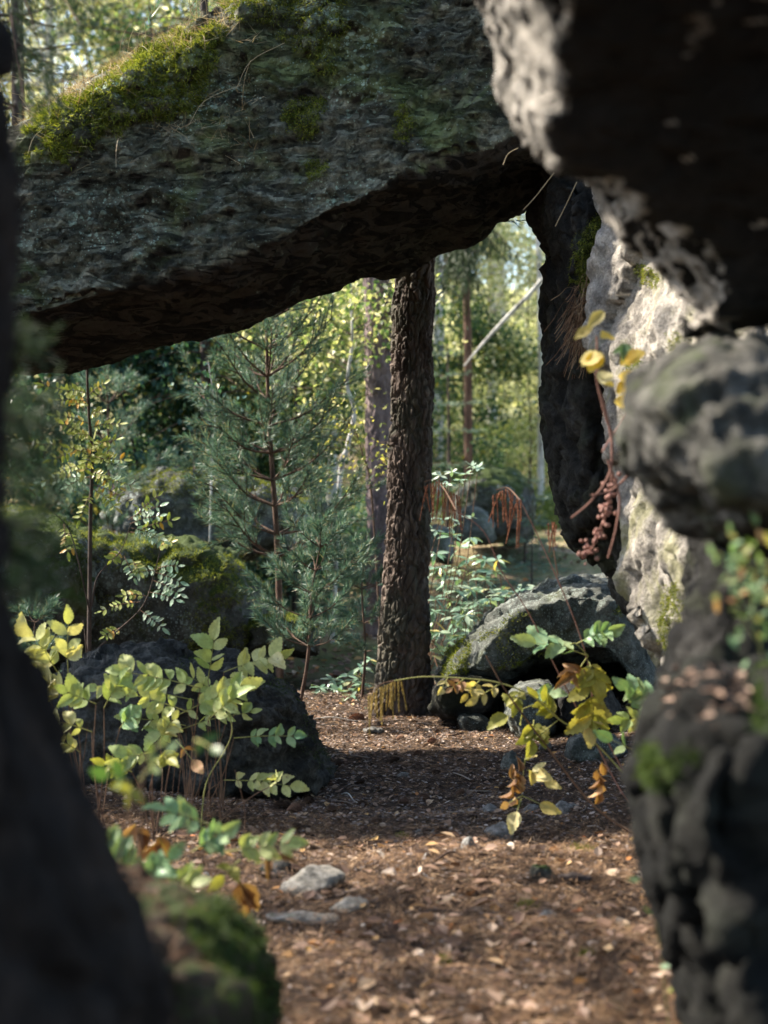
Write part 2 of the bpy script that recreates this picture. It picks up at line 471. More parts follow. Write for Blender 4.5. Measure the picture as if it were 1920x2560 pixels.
# ---------------------------------------------------------------- big rocks
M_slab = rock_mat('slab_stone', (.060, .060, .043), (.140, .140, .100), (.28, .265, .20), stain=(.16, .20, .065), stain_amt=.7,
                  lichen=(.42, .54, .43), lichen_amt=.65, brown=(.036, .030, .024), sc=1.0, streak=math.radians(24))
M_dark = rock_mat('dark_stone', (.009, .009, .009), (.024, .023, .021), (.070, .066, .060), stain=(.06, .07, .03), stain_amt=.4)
M_pale = rock_mat('pale_stone', (.13, .12, .105), (.30, .275, .24), (.50, .46, .40), stain=(.24, .24, .09), stain_amt=.6, sc=1.6)
M_grey = rock_mat('grey_stone', (.042, .048, .043), (.10, .11, .10), (.21, .22, .20), stain=(.10, .115, .05), stain_amt=.5,
                  lichen=(.26, .31, .28), lichen_amt=.2, sc=1.4)
M_over_shade = rock_mat('overhang_shaded_stone', (.006, .006, .006), (.011, .010, .009), (.020, .017, .015), sc=1.2)  # shade on the turned-away face is put into this near-black colour
M_over_sunlit = rock_mat('pitted_sunlit_stone', (.15, .14, .12), (.30, .275, .24), (.46, .42, .37), stain=(.06, .055, .05), stain_amt=.6, sc=1.5)  # sunlight on the pitted flank is put into this pale colour
M_moss = leaf_mat('moss', [(0, (.05, .075, .010)), (.35, (.11, .145, .018)), (.7, (.21, .24, .035)), (1, (.33, .33, .07))], .35, .8)
M_mossd = leaf_mat('dark_moss', [(0, (.02, .045, .012)), (.5, (.045, .08, .015)), (1, (.09, .12, .03))], .3, .8)
M_straw = leaf_mat('straw', [(0, (.22, .15, .08)), (.5, (.42, .32, .18)), (1, (.62, .54, .38))], .3, .7, tint=(1, .9, .6))

# the slab that leans across the gap: rings from its front face to its back
bx = [-700, -250, 25, 180, 340, 500, 680, 880, 1000, 1090, 1190, 1290, 1380, 1560, 1900]
bsil = [1010, 960, 932, 952, 912, 850, 762, 690, 668, 622, 618, 545, 492, 430, 330]
bfr = [1020, 890, 835, 785, 735, 690, 630, 540, 482, 432, 392, 362, 326, 260, 140]
tx = [1900, 1500, 1150, 800, 640, 560, 470, 350, 215, 90, 25, -250, -700]
ty = [-900, -620, -400, -150, -30, 20, 85, 150, 228, 305, 345, 470, 700]
front = list(zip(bx, bfr))+list(zip(tx, ty))
mid = list(zip(bx, bsil))+[(x, y+70) for x, y in zip(tx, ty)]
cap0 = inset(front, (700, 300), .90)
nb_, nt_ = len(bx), len(tx)
slab_rings = rings_px([
    (cap0, [6.12]*nb_+[6.25]*nt_),
    (front, [6.26]*nb_+[6.42]*nt_),
    ([(x, y+26) for x, y in zip(bx, bfr)]+[(x, y+5) for x, y in zip(tx, ty)], [6.42]*nb_+[6.6]*nt_),
    ([(x, y+(s-y)*.55) for (x, y), s in zip(zip(bx, bfr), bsil)]+[(x, y+20) for x, y in zip(tx, ty)], [6.8]*nb_+[6.9]*nt_),
    (mid, [7.45]*nb_+[7.5]*nt_),
    (inset(mid, (700, 300), .86), [7.85]*nb_+[7.9]*nt_)])
def disp_slab(v, n):
    ang = math.radians(24)
    al = v[:, 0]*math.cos(ang)+v[:, 2]*math.sin(ang); pe = -v[:, 0]*math.sin(ang)+v[:, 2]*math.cos(ang)
    big = fbm(v*1.1, 3, 3)*.09
    w = fbm(v*2.2, 3, 8)*.12
    q = np.stack([al*1.7, v[:, 1]*2, (pe+w)*5.2], 1)
    led = ridged(q, 4, 5)*.036
    q2 = np.stack([al*5, v[:, 1]*5, (pe+w)*12], 1)
    fine = ridged(q2, 4, 15, .6)*.017
    und = sstep(-.25, -.6, n[:, 2]); top = sstep(.3, .7, n[:, 2]); fr = sstep(.35, .75, -n[:, 1])
    A1 = (-math.sin(ang), 0, math.cos(ang)); A0 = (math.cos(ang), 0, math.sin(ang))
    t1 = terrace(v, 71, 4.2, A0, A1)*.05+terrace(v, 72, 10.5, A0, A1, .8)*.046+terrace(v+fbm(v*4, 2, 73)[:, None]*.08, 74, 19, A0, A1, .9)*.030+terrace(v+fbm(v*9, 2, 83)[:, None]*.04, 84, 33, A0, A1, .8)*.014
    al = v@np.array(A0); pe = v@np.array(A1)+fbm(v*3, 3, 19)*.06
    t2 = ridged(np.stack([al*3.5, v[:, 1]*6, pe*15], 1), 4, 15, .6)*.020
    pit = -sstep(.35, .05, worley(v*7.0+fbm(v*5, 2, 9)[:, None]*.5, 4)[0])*.022
    return (big, t1*(.25+.75*fr)*(1-.7*und)+(t2+pit)*(1-.4*und)*(1-.4*top)+fbm(v*2.5, 4, 44)*.03, fbm(v*22, 4, 60)*.009)
slab_me = rock_mesh(slab_rings, .0165, disp_slab, 'leaning_slab', 2)
slab = part('leaning_slab', slab_me, M_slab)
props(slab, 'huge leaning sandstone slab with green lichen that spans the gap as a natural arch', 'rock')
WLOC[slab.name] = np.zeros(3)
sv, sn = get_v(slab_me), get_n(slab_me)
# where in the photograph a rock vertex lies, used only to say which patches of the stone the moss has taken
def to_px(v):
    r = v-CAM; d = r@FWD
    return 960+F*(r@RT)/d, 1280-F*(r@UPV)/d, d
spx, spy, sd_ = to_px(sv)
def blob(px, py, cx, cy, rx, ry, ang=0.0):
    c_, s_ = math.cos(ang), math.sin(ang); x = (px-cx)*c_+(py-cy)*s_; y = -(px-cx)*s_+(py-cy)*c_
    return 1-np.sqrt((x/rx)**2+(y/ry)**2)
mn = fbm(sv*9, 3, 77)*.55
front_ok = sd_ < 6.9
mk1 = np.maximum.reduce([blob(spx, spy, 330, 235, 300, 75, -.56), blob(spx, spy, 200, 290, 140, 50, -.4), blob(spx, spy, 430, 225, 120, 75, -.3)])+mn
mk2 = np.maximum.reduce([blob(spx, spy, 790, 40, 90, 150), blob(spx, spy, 650, 10, 110, 60)])+mn
mk3 = np.maximum.reduce([blob(spx, spy, 760, 290, 80, 55, -.5), blob(spx, spy, 790, 420, 50, 30), blob(spx, spy, 1010, 310, 30, 60)])+mn*.9
a = Acc()
s1 = (mk1 > .12) & front_ok; s2 = (mk2 > .15) & front_ok; s3 = (mk3 > .25) & front_ok
swell = (sstep(.1, .5, mk1)*.03+sstep(.1, .5, mk2)*.02)*front_ok
set_v(slab_me, sv+sn*swell[:, None]); sv = get_v(slab_me); sn = get_n(slab_me)
moss_tufts(a, sv[s1], sn[s1], 95000, (.009, .026), .004, .5)
moss_tufts(a, sv[s2], sn[s2], 30000, (.007, .02), .0035, .5)
moss_tufts(a, sv[s3], sn[s3], 9000, (.006, .015), .0035, .4)
part('moss', a, M_moss, slab, kind='stuff', smooth=False)
# dry grass and needles lying on the top edge and hanging from it
a = Acc()
edge = (sn[:, 2] > .35) & (spx > 60) & (spx < 640) & (spy < 420) & (sd_ < 7.0)
ev = sv[edge]
if len(ev):
    k = 7000; b0 = ev[rng.integers(0, len(ev), k)]+rng.normal(size=(k, 3))*.01
    d = rng.normal(size=(k, 3))*[1, .8, .35]+[0, 0, .3]; d /= np.linalg.norm(d, axis=1)[:, None]
    dens = fbm(b0*4, 2, 3) > -.15
    b0 = b0[dens]; d = d[dens]
    blades(a, b0, b0+d*rng.uniform(.03, .10, len(b0))[:, None], .0022)
    hang = ev[(to_px(ev)[0] > 130)]
    for k in range(40):
        p0 = hang[rng.integers(len(hang))]+[0, -.04, .01]; L = rng.uniform(.05, .13); sx = rng.normal()*.04
        tube(a, bez(p0, p0+[sx*.5, -.05, .0], p0+[sx, -.08, -L*.5], p0+[sx*1.1, -.08, -L], n=3), .0012, 3, False)
    for k in range(55):
        p0 = ev[rng.integers(len(ev))]; L = rng.uniform(.08, .22); sx = rng.normal()*.10
        tube(a, bez(p0, p0+[sx*.3, 0, L*.6], p0+[sx, 0, L], n=4), .0011, 3, False)
part('dry_grass', a, M_straw, slab, kind='stuff', smooth=False)

def pits(v, sc, depth, seed, th=.45):
    F1, F2, idc = worley(v*sc+fbm(v*sc*.7, 2, seed)[:, None]*.45, seed)
    return -sstep(th, .08, F1)*depth*(idc > .25)
def disp_pillar(v, n):
    big = fbm(v*1.3, 3, 103)*.08
    q = v*[3.2, 3.2, 1.3]
    F1, F2, _ = worley(v*[4.5, 4.5, 1.8]+fbm(v*3, 2, 3)[:, None]*.4, 12)
    bul = -(F1**2)*.05
    return (big+bul, ridged(q*1.6, 4, 40)*.022+fbm(v*8, 4, 41)*.035-sstep(.12, .0, worley(q*1.3+fbm(v*4, 2, 8)[:, None]*.5, 14)[1]-worley(q*1.3+fbm(v*4, 2, 8)[:, None]*.5, 14)[0])*.03, fbm(v*30, 4, 61)*.010+pits(v, 16., .015, 77))
psil = [(1360, 380), (1338, 540), (1372, 640), (1364, 745), (1372, 850), (1372, 930), (1384, 1010), (1396, 1090), (1396, 1180), (1412, 1290), (1426, 1355), (1500, 1400), (1552, 1432), (1575, 1500), (1630, 1560), (1900, 1560), (1950, 900), (1900, 250)]
cc = (1640, 900)
rings = rings_px([(inset(psil, cc, .72), 6.05), (inset(psil, cc, .90), 6.3), (psil, 6.75), (inset(psil, cc, .985), 7.3), (inset(psil, cc, .8), 7.7)])
pil_me = rock_mesh(rings, .015, disp_pillar, 'dark_pillar_rock', 2)
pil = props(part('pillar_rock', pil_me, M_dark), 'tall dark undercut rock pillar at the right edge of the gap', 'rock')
pv, pn = get_v(pil_me), get_n(pil_me); ppx, ppy, pd = to_px(pv)
a = Acc(); sel = (blob(ppx, ppy, 1478, 625, 42, 95, .3)+fbm(pv*9, 2, 5)*.4 > .1) & (pd < 6.9)
moss_tufts(a, pv[sel], pn[sel], 12000, (.007, .018), .0035, .7)
if a.n: part('moss', a, M_moss, pil, kind='stuff', smooth=False)
a = Acc(); sel = (blob(ppx, ppy, 1475, 790, 38, 120, .1)+fbm(pv*14, 2, 8)*.5 > .1) & (pd < 6.8)
hv = pv[sel]
for k in range(420):
    if not len(hv): break
    p0 = hv[rng.integers(len(hv))]; L = rng.uniform(.03, .11); sx = rng.normal()*.035
    tube(a, bez(p0, p0+[sx*.6, -.04, .01], p0+[sx, -.06, -L*.5], p0+[sx*1.4, -.05, -L], n=3), .0011, 3, False)
if a.n: part('dry_grass', a, plain_mat('rusty_grass', [(0, (.10, .05, .03)), (.6, (.22, .13, .07)), (1, (.34, .25, .15))], 20, source='island'), pil, kind='stuff', smooth=False)

def disp_pale(v, n):
    big = fbm(v*1.5, 3, 203)*.06
    q = v*[5, 5, 1.6]
    return (big+terrace(v, 205, 3.0, (0, .2, 1), (1, 1, .25), .8)*.05, terrace(v, 206, 8, (0, .2, 1), (1, .7, .2), .6)*.025+ridged(q, 4, 140)*.026+fbm(v*6, 4, 145)*.03+pits(v, np.array([13., 13., 9.]), .028, 9), fbm(v*[30, 30, 18], 4, 161)*.008+pits(v, 34., .010, 19))
sil = [(1500, 430), (1512, 560), (1492, 660), (1505, 760), (1498, 860), (1520, 950), (1540, 1060), (1548, 1180), (1560, 1300), (1572, 1400), (1588, 1500), (1612, 1590), (1640, 1650), (1660, 1740), (1800, 1800), (2300, 1800), (2300, 900), (2250, 300)]
rings = []
fr = [(x+330, y) if x < 1700 else (x, y) for x, y in sil]
md = [(x+150, y) if x < 1700 else (x, y) for x, y in sil]
dw = lambda pl, d0: [d0+np.clip((1000-y)/1000, -.8, .6)*.75*(1 if x < 2150 else .6) for x, y in pl]
i0 = inset(fr, (2000, 1000), .9); i1 = inset(sil, (2000, 1000), .93)
rings = rings_px([(i0, dw(i0, 4.35)), (fr, dw(fr, 4.55)), (md, dw(md, 5.15)), (sil, dw(sil, 5.75)), (i1, dw(i1, 6.25))])
pale_me = rock_mesh(rings, .014, disp_pale, 'pale_rock_wall', 2)
pale = props(part('rock_wall', pale_me, M_pale), 'pale pitted sandstone wall standing in sunlight behind the near boulders', 'rock')
pv, pn = get_v(pale_me), get_n(pale_me); ppx, ppy, pd = to_px(pv)
a = Acc(); sel = np.maximum.reduce([blob(ppx, ppy, 1680, 1540, 45, 90, .2), blob(ppx, ppy, 1620, 690, 45, 25, .5), blob(ppx, ppy, 1690, 860, 22, 45, -.3), blob(ppx, ppy, 1590, 930, 25, 50)])+fbm(pv*12, 2, 5)*.5 > .15
moss_tufts(a, pv[sel], pn[sel], 14000, (.006, .016), .0035, .5)
part('moss', a, M_moss, pale, kind='stuff', smooth=False)

# overhang nearest the camera, upper right: sunlit flank and shaded face are coloured into its two stones
def disp_over(v, n):
    big = fbm(v*2.2, 3, 303)*.04
    lf = sstep(.1, .6, -n[:, 0])
    return (big, pits(v, np.array([17., 17., 13.]), .055, 29, .55)*(.12+lf)+fbm(v*12, 4, 341)*(.010+.016*lf), pits(v, 40., .012, 33)*lf+fbm(v*45, 3, 361)*.004)
osil = [(1185, -300), (1185, -60), (1210, 70), (1240, 190), (1262, 270), (1290, 340), (1345, 405), (1405, 440), (1470, 462), (1505, 500), (1535, 560), (1590, 600), (1650, 640), (1690, 700), (1750, 770), (1752, 812), (1700, 836), (1830, 826), (2000, 806), (2500, 800), (2700, -300)]
ofr = [(1375, -300), (1372, -60), (1376, 70), (1380, 190), (1372, 262), (1350, 330), (1378, 380), (1425, 415), (1500, 425), (1545, 462), (1580, 520), (1640, 560), (1700, 600), (1740, 655), (1785, 730), (1790, 780), (1760, 796), (1850, 795), (2000, 775), (2500, 760), (2700, -300)]
oin = inset(ofr, (2100, 100), .965)
dz = lambda pl, a_, b_: [a_+(b_-a_)*np.clip((y+300)/1100, 0, 1) for x, y in pl]
rings = rings_px([(oin, dz(oin, 1.97, 2.93)), (ofr, dz(ofr, 2.0, 2.95)), ([((x+X)/2, (y+Y)/2) for (x, y), (X, Y) in zip(osil, ofr)], dz(osil, 2.6, 3.15)), (osil, 3.35), (inset(osil, (2100, 200), .93), 3.8)])
over_me = rock_mesh(rings, .010, disp_over, 'overhanging_rock', 2)
over_me.materials.append(M_over_shade); over_me.materials.append(M_over_sunlit)
over = props(part('overhanging_rock', over_me, None), 'overhanging rock with a shaded face and a honeycombed sunlit flank, hanging into the upper right corner', 'rock')
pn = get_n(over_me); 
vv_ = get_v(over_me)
fl = np.zeros(len(vv_)); fl = (-pn[:, 0]+.35*fbm(vv_*6, 2, 8)) > .5  # the pale sunlit colour goes to faces turned left toward the sun
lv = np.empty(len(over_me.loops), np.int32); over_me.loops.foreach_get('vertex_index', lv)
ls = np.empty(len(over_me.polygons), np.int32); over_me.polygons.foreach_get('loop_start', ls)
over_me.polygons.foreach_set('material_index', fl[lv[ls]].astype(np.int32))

# near right-hand boulders
def disp_near(v, n):
    return (fbm(v*2.5, 3, 403)*.05+terrace(v, 405, 3.5, (1, 0, .1), (.1, .3, 1), .7)*.03, terrace(v, 406, 9, (1, .3, 0), (0, .4, 1), .8)*.014+ridged(v*9, 4, 440)*.014+fbm(v*12, 4, 441)*.026, fbm(v*45, 4, 461)*.007)
M_lump = rock_mat('mossy_grey_stone', (.010, .011, .010), (.085, .084, .075), (.30, .285, .26), stain=(.12, .145, .07), stain_amt=.6, moss=(.10, .13, .055), moss_amt=.04, sc=2)
sil = [(1590, 1060), (1588, 1015), (1612, 975), (1665, 935), (1720, 905), (1780, 885), (1860, 870), (1990, 850), (2200, 840), (2250, 1050), (2200, 1300), (1950, 1400), (1840, 1380), (1765, 1340), (1715, 1290), (1668, 1240), (1630, 1180), (1608, 1120)]
cc = (1900, 1080)
rings = rings_px([(inset(sil, cc, .45), 2.45), (inset(sil, cc, .82), 2.62), (sil, 3.0), (inset(sil, cc, .97), 3.35), (inset(sil, cc, .8), 3.6)])
lump = props(part('mossy_boulder', rock_mesh(rings, .011, disp_near, 'mossy_boulder'), M_lump), 'rounded grey green boulder close to the camera under the overhang at the right', 'rock')
sil = [(1745, 1300), (1738, 1400), (1735, 1500), (1742, 1580), (1700, 1640), (1690, 1700), (1720, 1760), (2300, 1780), (2300, 1500), (2300, 1280)]
cc = (2000, 1520)
rings = rings_px([(inset(sil, cc, .7), 3.1), (inset(sil, cc, .92), 3.25), (sil, 3.6), (inset(sil, cc, .9), 4.2)])
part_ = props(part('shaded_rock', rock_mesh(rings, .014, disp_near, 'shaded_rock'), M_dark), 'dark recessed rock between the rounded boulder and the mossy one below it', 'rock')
sil = [(1725, 1665), (1690, 1700), (1645, 1765), (1607, 1835), (1590, 1920), (1592, 2020), (1602, 2120), (1622, 2210), (1658, 2300), (1698, 2390), (1720, 2470), (1738, 2600), (1765, 2900), (2500, 2900), (2500, 2200), (2400, 1700), (1950, 1640), (1820, 1690), (1750, 1660)]
cc = (2050, 2150)
rings = rings_px([(inset(sil, cc, .62), 2.2), (inset(sil, cc, .86), 2.4), (sil, 2.85), (inset(sil, cc, .97), 3.3), (inset(sil, cc, .85), 3.6)])
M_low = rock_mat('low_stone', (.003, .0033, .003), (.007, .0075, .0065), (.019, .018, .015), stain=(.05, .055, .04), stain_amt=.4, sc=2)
def disp_low(v, n):
    F1, F2, _ = worley(v*[5, 5, 1.7]+fbm(v*2.5, 2, 7)[:, None]*.5, 52)
    cr = -sstep(.16, .0, F2-F1)*.055
    return (fbm(v*2.5, 3, 503)*.045+cr, terrace(v, 506, 4, (0, 0, 1), (1, .3, .1), .8)*.016+ridged(v*8, 4, 540)*.012+fbm(v*13, 4, 541)*.022, fbm(v*45, 4, 561)*.006)
low_me = rock_mesh(rings, .011, disp_low, 'near_boulder')
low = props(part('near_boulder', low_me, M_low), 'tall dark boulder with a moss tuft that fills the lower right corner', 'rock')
pv, pn = get_v(low_me), get_n(low_me); ppx, ppy, pd = to_px(pv)
a = Acc(); sel = np.maximum.reduce([blob(ppx, ppy, 1650, 1930, 60, 60), blob(ppx, ppy, 1900, 1800, 25, 140), blob(ppx, ppy, 1720, 1890, 50, 30)])+fbm(pv*12, 2, 5)*.6 > .2
sel &= pd < 2.9
moss_tufts(a, pv[sel], pn[sel], 9000, (.006, .016), .003, .3, jit=.008)
part('moss', a, M_mossd, low, kind='stuff', smooth=False)
a = Acc(); sel = (blob(ppx, ppy, 1770, 1740, 110, 60) > .0) & (pn[:, 2] > .2)
lv_ = pv[sel]
if len(lv_):
    k = 900; c0 = lv_[rng.integers(0, len(lv_), k)]+rng.normal(size=(k, 3))*.008
    leaves(a, c0, rng.normal(size=(k, 3))*[1, 1, .2], rng.normal(size=(k, 3))*.4+[0, 0, 1], rng.uniform(.012, .03, k), .012)
    part('leaf_litter', a, plain_mat('brown_litter', [(0, (.05, .03, .02)), (.6, (.16, .10, .07)), (1, (.34, .25, .19))], 30, source='island'), low, kind='stuff', smooth=False)

# left: mossy hump beside the near trunk
sil = [(20, 2300), (120, 2215), (230, 2190), (340, 2205), (440, 2222), (530, 2255), (595, 2320), (640, 2400), (668, 2490), (675, 2620), (690, 2900), (20, 2900)]
cc = (350, 2600)
rings = rings_px([(inset(sil, cc, .5), 2.25), (inset(sil, cc, .85), 2.55), (sil, 3.05), (inset(sil, cc, .95), 3.4)])
hump_me = rock_mesh(rings, .011, disp_near, 'mossy_hump')
hump = props(part('mossy_stone', hump_me, rock_mat('hump_stone', (.04, .028, .02), (.07, .05, .034), (.12, .085, .055), moss=(.05, .07, .02), moss_amt=.1, sc=2)), 'rounded moss covered stone at the foot of the near trunk, lower left', 'rock')
pv, pn = get_v(hump_me), get_n(hump_me); ppx, ppy, pd = to_px(pv)
a = Acc(); sel = np.maximum.reduce([blob(ppx, ppy, 590, 2400, 90, 190, -.35), blob(ppx, ppy, 480, 2520, 120, 50, .6), blob(ppx, ppy, 480, 2300, 80, 30)])+fbm(pv*10, 2, 5)*.7 > .15
moss_tufts(a, pv[sel], pn[sel], 34000, (.006, .018), .003, .2, jit=.01)
part('moss', a, M_mossd, hump, kind='stuff', smooth=False)
a = Acc(); sel = ~sel & (pn[:, 2] > 0); lv_ = pv[sel]
k = 5000; c0 = lv_[rng.integers(0, len(lv_), k)]; d = rng.normal(size=(k, 3))*[1, 1, .25]; d /= np.linalg.norm(d, axis=1)[:, None]
blades(a, c0, c0+d*.04+[0, 0, .005], .0016)
part('fallen_needles', a, plain_mat('hump_needles', [(0, (.10, .05, .03)), (1, (.28, .16, .09))], 20, source='island'), hump, kind='stuff', smooth=False)

# black boulder at the left of the path
sil = [(-60, 1800), (60, 1745), (140, 1700), (220, 1652), (300, 1628), (420, 1622), (500, 1640), (590, 1652), (680, 1690), (738, 1732), (772, 1800), (798, 1870), (828, 1950), (780, 1985), (600, 2010), (300, 2020), (-60, 2000)]
cc = (400, 1900)
def disp_blk(v, n):
    q = np.stack([v[:, 0]*3+v[:, 2]*5, v[:, 1]*4, v[:, 2]*10-v[:, 0]*4+fbm(v*3, 2, 6)*1.5], 1)
    return (fbm(v*2.2, 3, 603)*.05, terrace(v, 605, 6, (1, 0, -.45), (.45, .2, 1), .6)*.05+terrace(v, 606, 15, (1, 0, -.45), (.45, .2, 1), .6)*.022+ridged(q, 4, 640)*.012+fbm(v*9, 4, 641)*.026, fbm(v*35, 4, 661)*.008)
rings = rings_px([(inset(sil, cc, .75), 6.05), (inset(sil, cc, .93), 6.2), (sil, 6.6), (inset(sil, cc, .95), 7.1), (inset(sil, cc, .8), 7.4)])
blk_me = rock_mesh(rings, .014, disp_blk, 'black_boulder', 2)
blk = props(part('black_boulder', blk_me, rock_mat('black_stone', (.014, .015, .014), (.040, .041, .038), (.12, .12, .11), sc=1.5)), 'low black ridged boulder at the left edge of the path behind the leafy plants', 'rock')
pv, pn = get_v(blk_me), get_n(blk_me); ppx, ppy, pd = to_px(pv)
a = Acc(); sel = (np.maximum.reduce([blob(ppx, ppy, 490, 1650, 60, 25), blob(ppx, ppy, 700, 1720, 80, 35, .5), blob(ppx, ppy, 790, 1850, 60, 90, -.4)])+fbm(pv*12, 2, 5)*.6 > .3) & (pd < 7.2)
moss_tufts(a, pv[sel], pn[sel], 9000, (.005, .012), .003, .3)
part('moss', a, M_mossd, blk, kind='stuff', smooth=False)

# boulders of the middle ground: name, outline, depths, material, moss selectors
def boulder(name, label, sil, cc, dd, mat, disp, vox=.018, moss=None, nm=8000, mm=None, hh=(.008, .02)):
    k = [.7, .92, 1.0, .95, .8]
    rings = rings_px([(inset(sil, cc, s), d) for s, d in zip(k, dd)])
    me = rock_mesh(rings, vox, disp, name, 2)
    o = props(part(name, me, mat), label, 'rock')
    if moss:
        v = get_v(me); n = get_n(me); x, y, d = to_px(v)
        s = np.maximum.reduce([blob(x, y, *q) for q in moss])+fbm(v*8, 3, 5)*.6 > .2
        a = Acc(); moss_tufts(a, v[s], n[s], nm, hh, .004, .3)
        if a.n: part('moss', a, mm or M_moss, o, kind='stuff', smooth=False)
    return o, me
def disp_b(seed, amp=1.0):
    return lambda v, n: (fbm(v*1.8, 3, seed)*.08*amp, terrace(v, seed+5, 5, (1, .2, .3), (-.3, .3, 1), .8)*.05*amp+ridged(v*5, 4, seed+40)*.02*amp+fbm(v*9, 4, seed+41)*.034*amp, fbm(v*30, 3, seed+61)*.009)
boulder('grey_boulder', 'large grey boulder with yellow green moss over a black hollow, right of the pine', [(1098, 1700), (1122, 1650), (1165, 1595), (1215, 1545), (1280, 1508), (1340, 1480), (1400, 1458), (1470, 1446), (1530, 1450), (1575, 1480), (1615, 1560), (1660, 1680), (1640, 1730), (1560, 1640), (1440, 1650), (1320, 1660), (1290, 1690), (1240, 1712), (1150, 1712)],
        (1400, 1590), [7.75, 7.9, 8.4, 9.0, 9.4], M_grey, disp_b(700, .7), .015, [(1290, 1590, 75, 75), (1150, 1650, 40, 60, .4), (1545, 1530, 20, 15)], 15000, M_moss, (.01, .026))
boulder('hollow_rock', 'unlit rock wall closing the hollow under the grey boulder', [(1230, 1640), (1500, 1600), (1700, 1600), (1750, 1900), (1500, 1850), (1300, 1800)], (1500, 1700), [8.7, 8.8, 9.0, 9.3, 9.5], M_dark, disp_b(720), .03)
boulder('small_boulder', 'small dark boulder touching the foot of the pine on its right', [(1072, 1780), (1085, 1720), (1120, 1690), (1190, 1680), (1240, 1700), (1262, 1740), (1255, 1790), (1170, 1815)], (1165, 1750), [7.75, 7.85, 8.1, 8.3, 8.4], M_dark, disp_b(740, .5), .012)
boulder('small_boulder', 'grey topped dark boulder below the mouth of the black hollow', [(1258, 1790), (1268, 1735), (1300, 1708), (1350, 1700), (1385, 1712), (1402, 1760), (1392, 1840), (1340, 1862), (1290, 1850)], (1330, 1780), [7.2, 7.3, 7.5, 7.8, 7.9], M_grey, disp_b(750, .5), .012)
boulder('small_boulder', 'dark rounded boulder behind the hanging yellow green leaves', [(1370, 1800), (1380, 1730), (1420, 1700), (1480, 1696), (1525, 1720), (1545, 1790), (1520, 1850), (1440, 1860)], (1455, 1780), [7.15, 7.25, 7.5, 7.8, 7.9], M_dark, disp_b(760, .5), .012)
boulder('small_boulder', 'pale grey flat stone sunk in the bank at the right of the path', [(1408, 1890), (1420, 1845), (1470, 1828), (1530, 1835), (1570, 1880), (1540, 1915), (1450, 1915)], (1480, 1880), [6.6, 6.65, 6.8, 7.0, 7.1], M_grey, disp_b(770, .3), .01)
M_mossrock = rock_mat('mossy_bank_stone', (.035, .037, .033), (.08, .08, .07), (.17, .18, .165), stain=(.06, .075, .02), stain_amt=.8, lichen=(.30, .36, .33), lichen_amt=.3, moss=(.05, .075, .018), moss_amt=.28)
bank, bank_me = boulder('mossy_boulder', 'long low boulder with a mossy sloping top, left behind the rowan sapling', [(-500, 1330), (-200, 1290), (40, 1285), (110, 1292), (200, 1318), (300, 1345), (420, 1352), (520, 1380), (600, 1420), (640, 1470), (650, 1540), (640, 1620), (400, 1700), (-500, 1720)], (100, 1520), [9.2, 9.4, 9.8, 10.4, 10.8], M_mossrock, disp_b(800), .024,
    [(330, 1390, 330, 55, .15), (80, 1300, 130, 50, .1), (540, 1470, 90, 60, .3), (560, 1600, 120, 50), (200, 1500, 260, 60, .3), (40, 1420, 150, 110), (500, 1550, 60, 60)], 60000, M_moss, (.012, .032))
bank2, bank2_me = boulder('mossy_boulder', 'rounded mossy boulder at the far left edge of the leaning bank', [(-300, 1400), (-100, 1330), (40, 1290), (150, 1310), (215, 1370), (235, 1460), (225, 1560), (150, 1640), (-300, 1680)], (50, 1480), [8.75, 8.85, 9.1, 9.5, 9.8], M_mossrock, disp_b(820), .022,
    [(80, 1310, 150, 40, .1), (150, 1400, 90, 90), (20, 1500, 160, 80)], 22000, M_mossd, (.01, .028))
ledge, ledge_me = boulder('mossy_ledge', 'mossy ledge with a white lichen patched face behind the young pine', [(250, 1230), (330, 1205), (430, 1190), (540, 1196), (640, 1205), (740, 1225), (800, 1260), (790, 1320), (740, 1370), (560, 1385), (400, 1372), (280, 1340)], (520, 1280), [10.6, 10.75, 11.1, 11.7, 12.2], rock_mat('ledge_stone', (.04, .045, .042), (.09, .095, .09), (.17, .18, .17), stain=(.10, .12, .05), stain_amt=.5, lichen=(.42, .48, .45), lichen_amt=.9), disp_b(840), .022,
    [(500, 1205, 260, 38, .08), (430, 1215, 140, 30), (690, 1250, 110, 30, .2)], 42000, M_moss, (.012, .032))
boulder('mossy_knoll', 'small mossy knob of rock near the foot of the young pine', [(600, 1620), (610, 1570), (660, 1545), (740, 1545), (790, 1575), (800, 1640)], (700, 1600), [9.4, 9.5, 9.7, 10, 10.2], M_mossrock, disp_b(860, .6), .02, [(690, 1560, 110, 30)], 12000, M_moss, (.01, .025))
boulder('distant_boulder', 'green grey boulder standing in the clearing beyond the pine, in two humps', [(1148, 1345), (1142, 1260), (1165, 1205), (1200, 1178), (1240, 1168), (1280, 1180), (1320, 1210), (1335, 1270), (1320, 1350)], (1235, 1290), [14.6, 14.9, 15.5, 16.3, 16.8], M_mossrock, disp_b(880), .035)
boulder('distant_boulder', 'pale rounded stone in front of the two humped boulder in the clearing', [(1138, 1352), (1142, 1295), (1170, 1268), (1205, 1275), (1228, 1310), (1232, 1360)], (1185, 1320), [13.6, 13.7, 14.0, 14.4, 14.6], M_grey, disp_b(890, .6), .03)
boulder('distant_boulder', 'low blue grey stone partly hidden behind the pine trunk', [(1040, 1400), (1050, 1340), (1085, 1315), (1120, 1328), (1135, 1370), (1130, 1410)], (1090, 1370), [13.0, 13.1, 13.4, 13.8, 14], M_grey, disp_b(895, .6), .03)
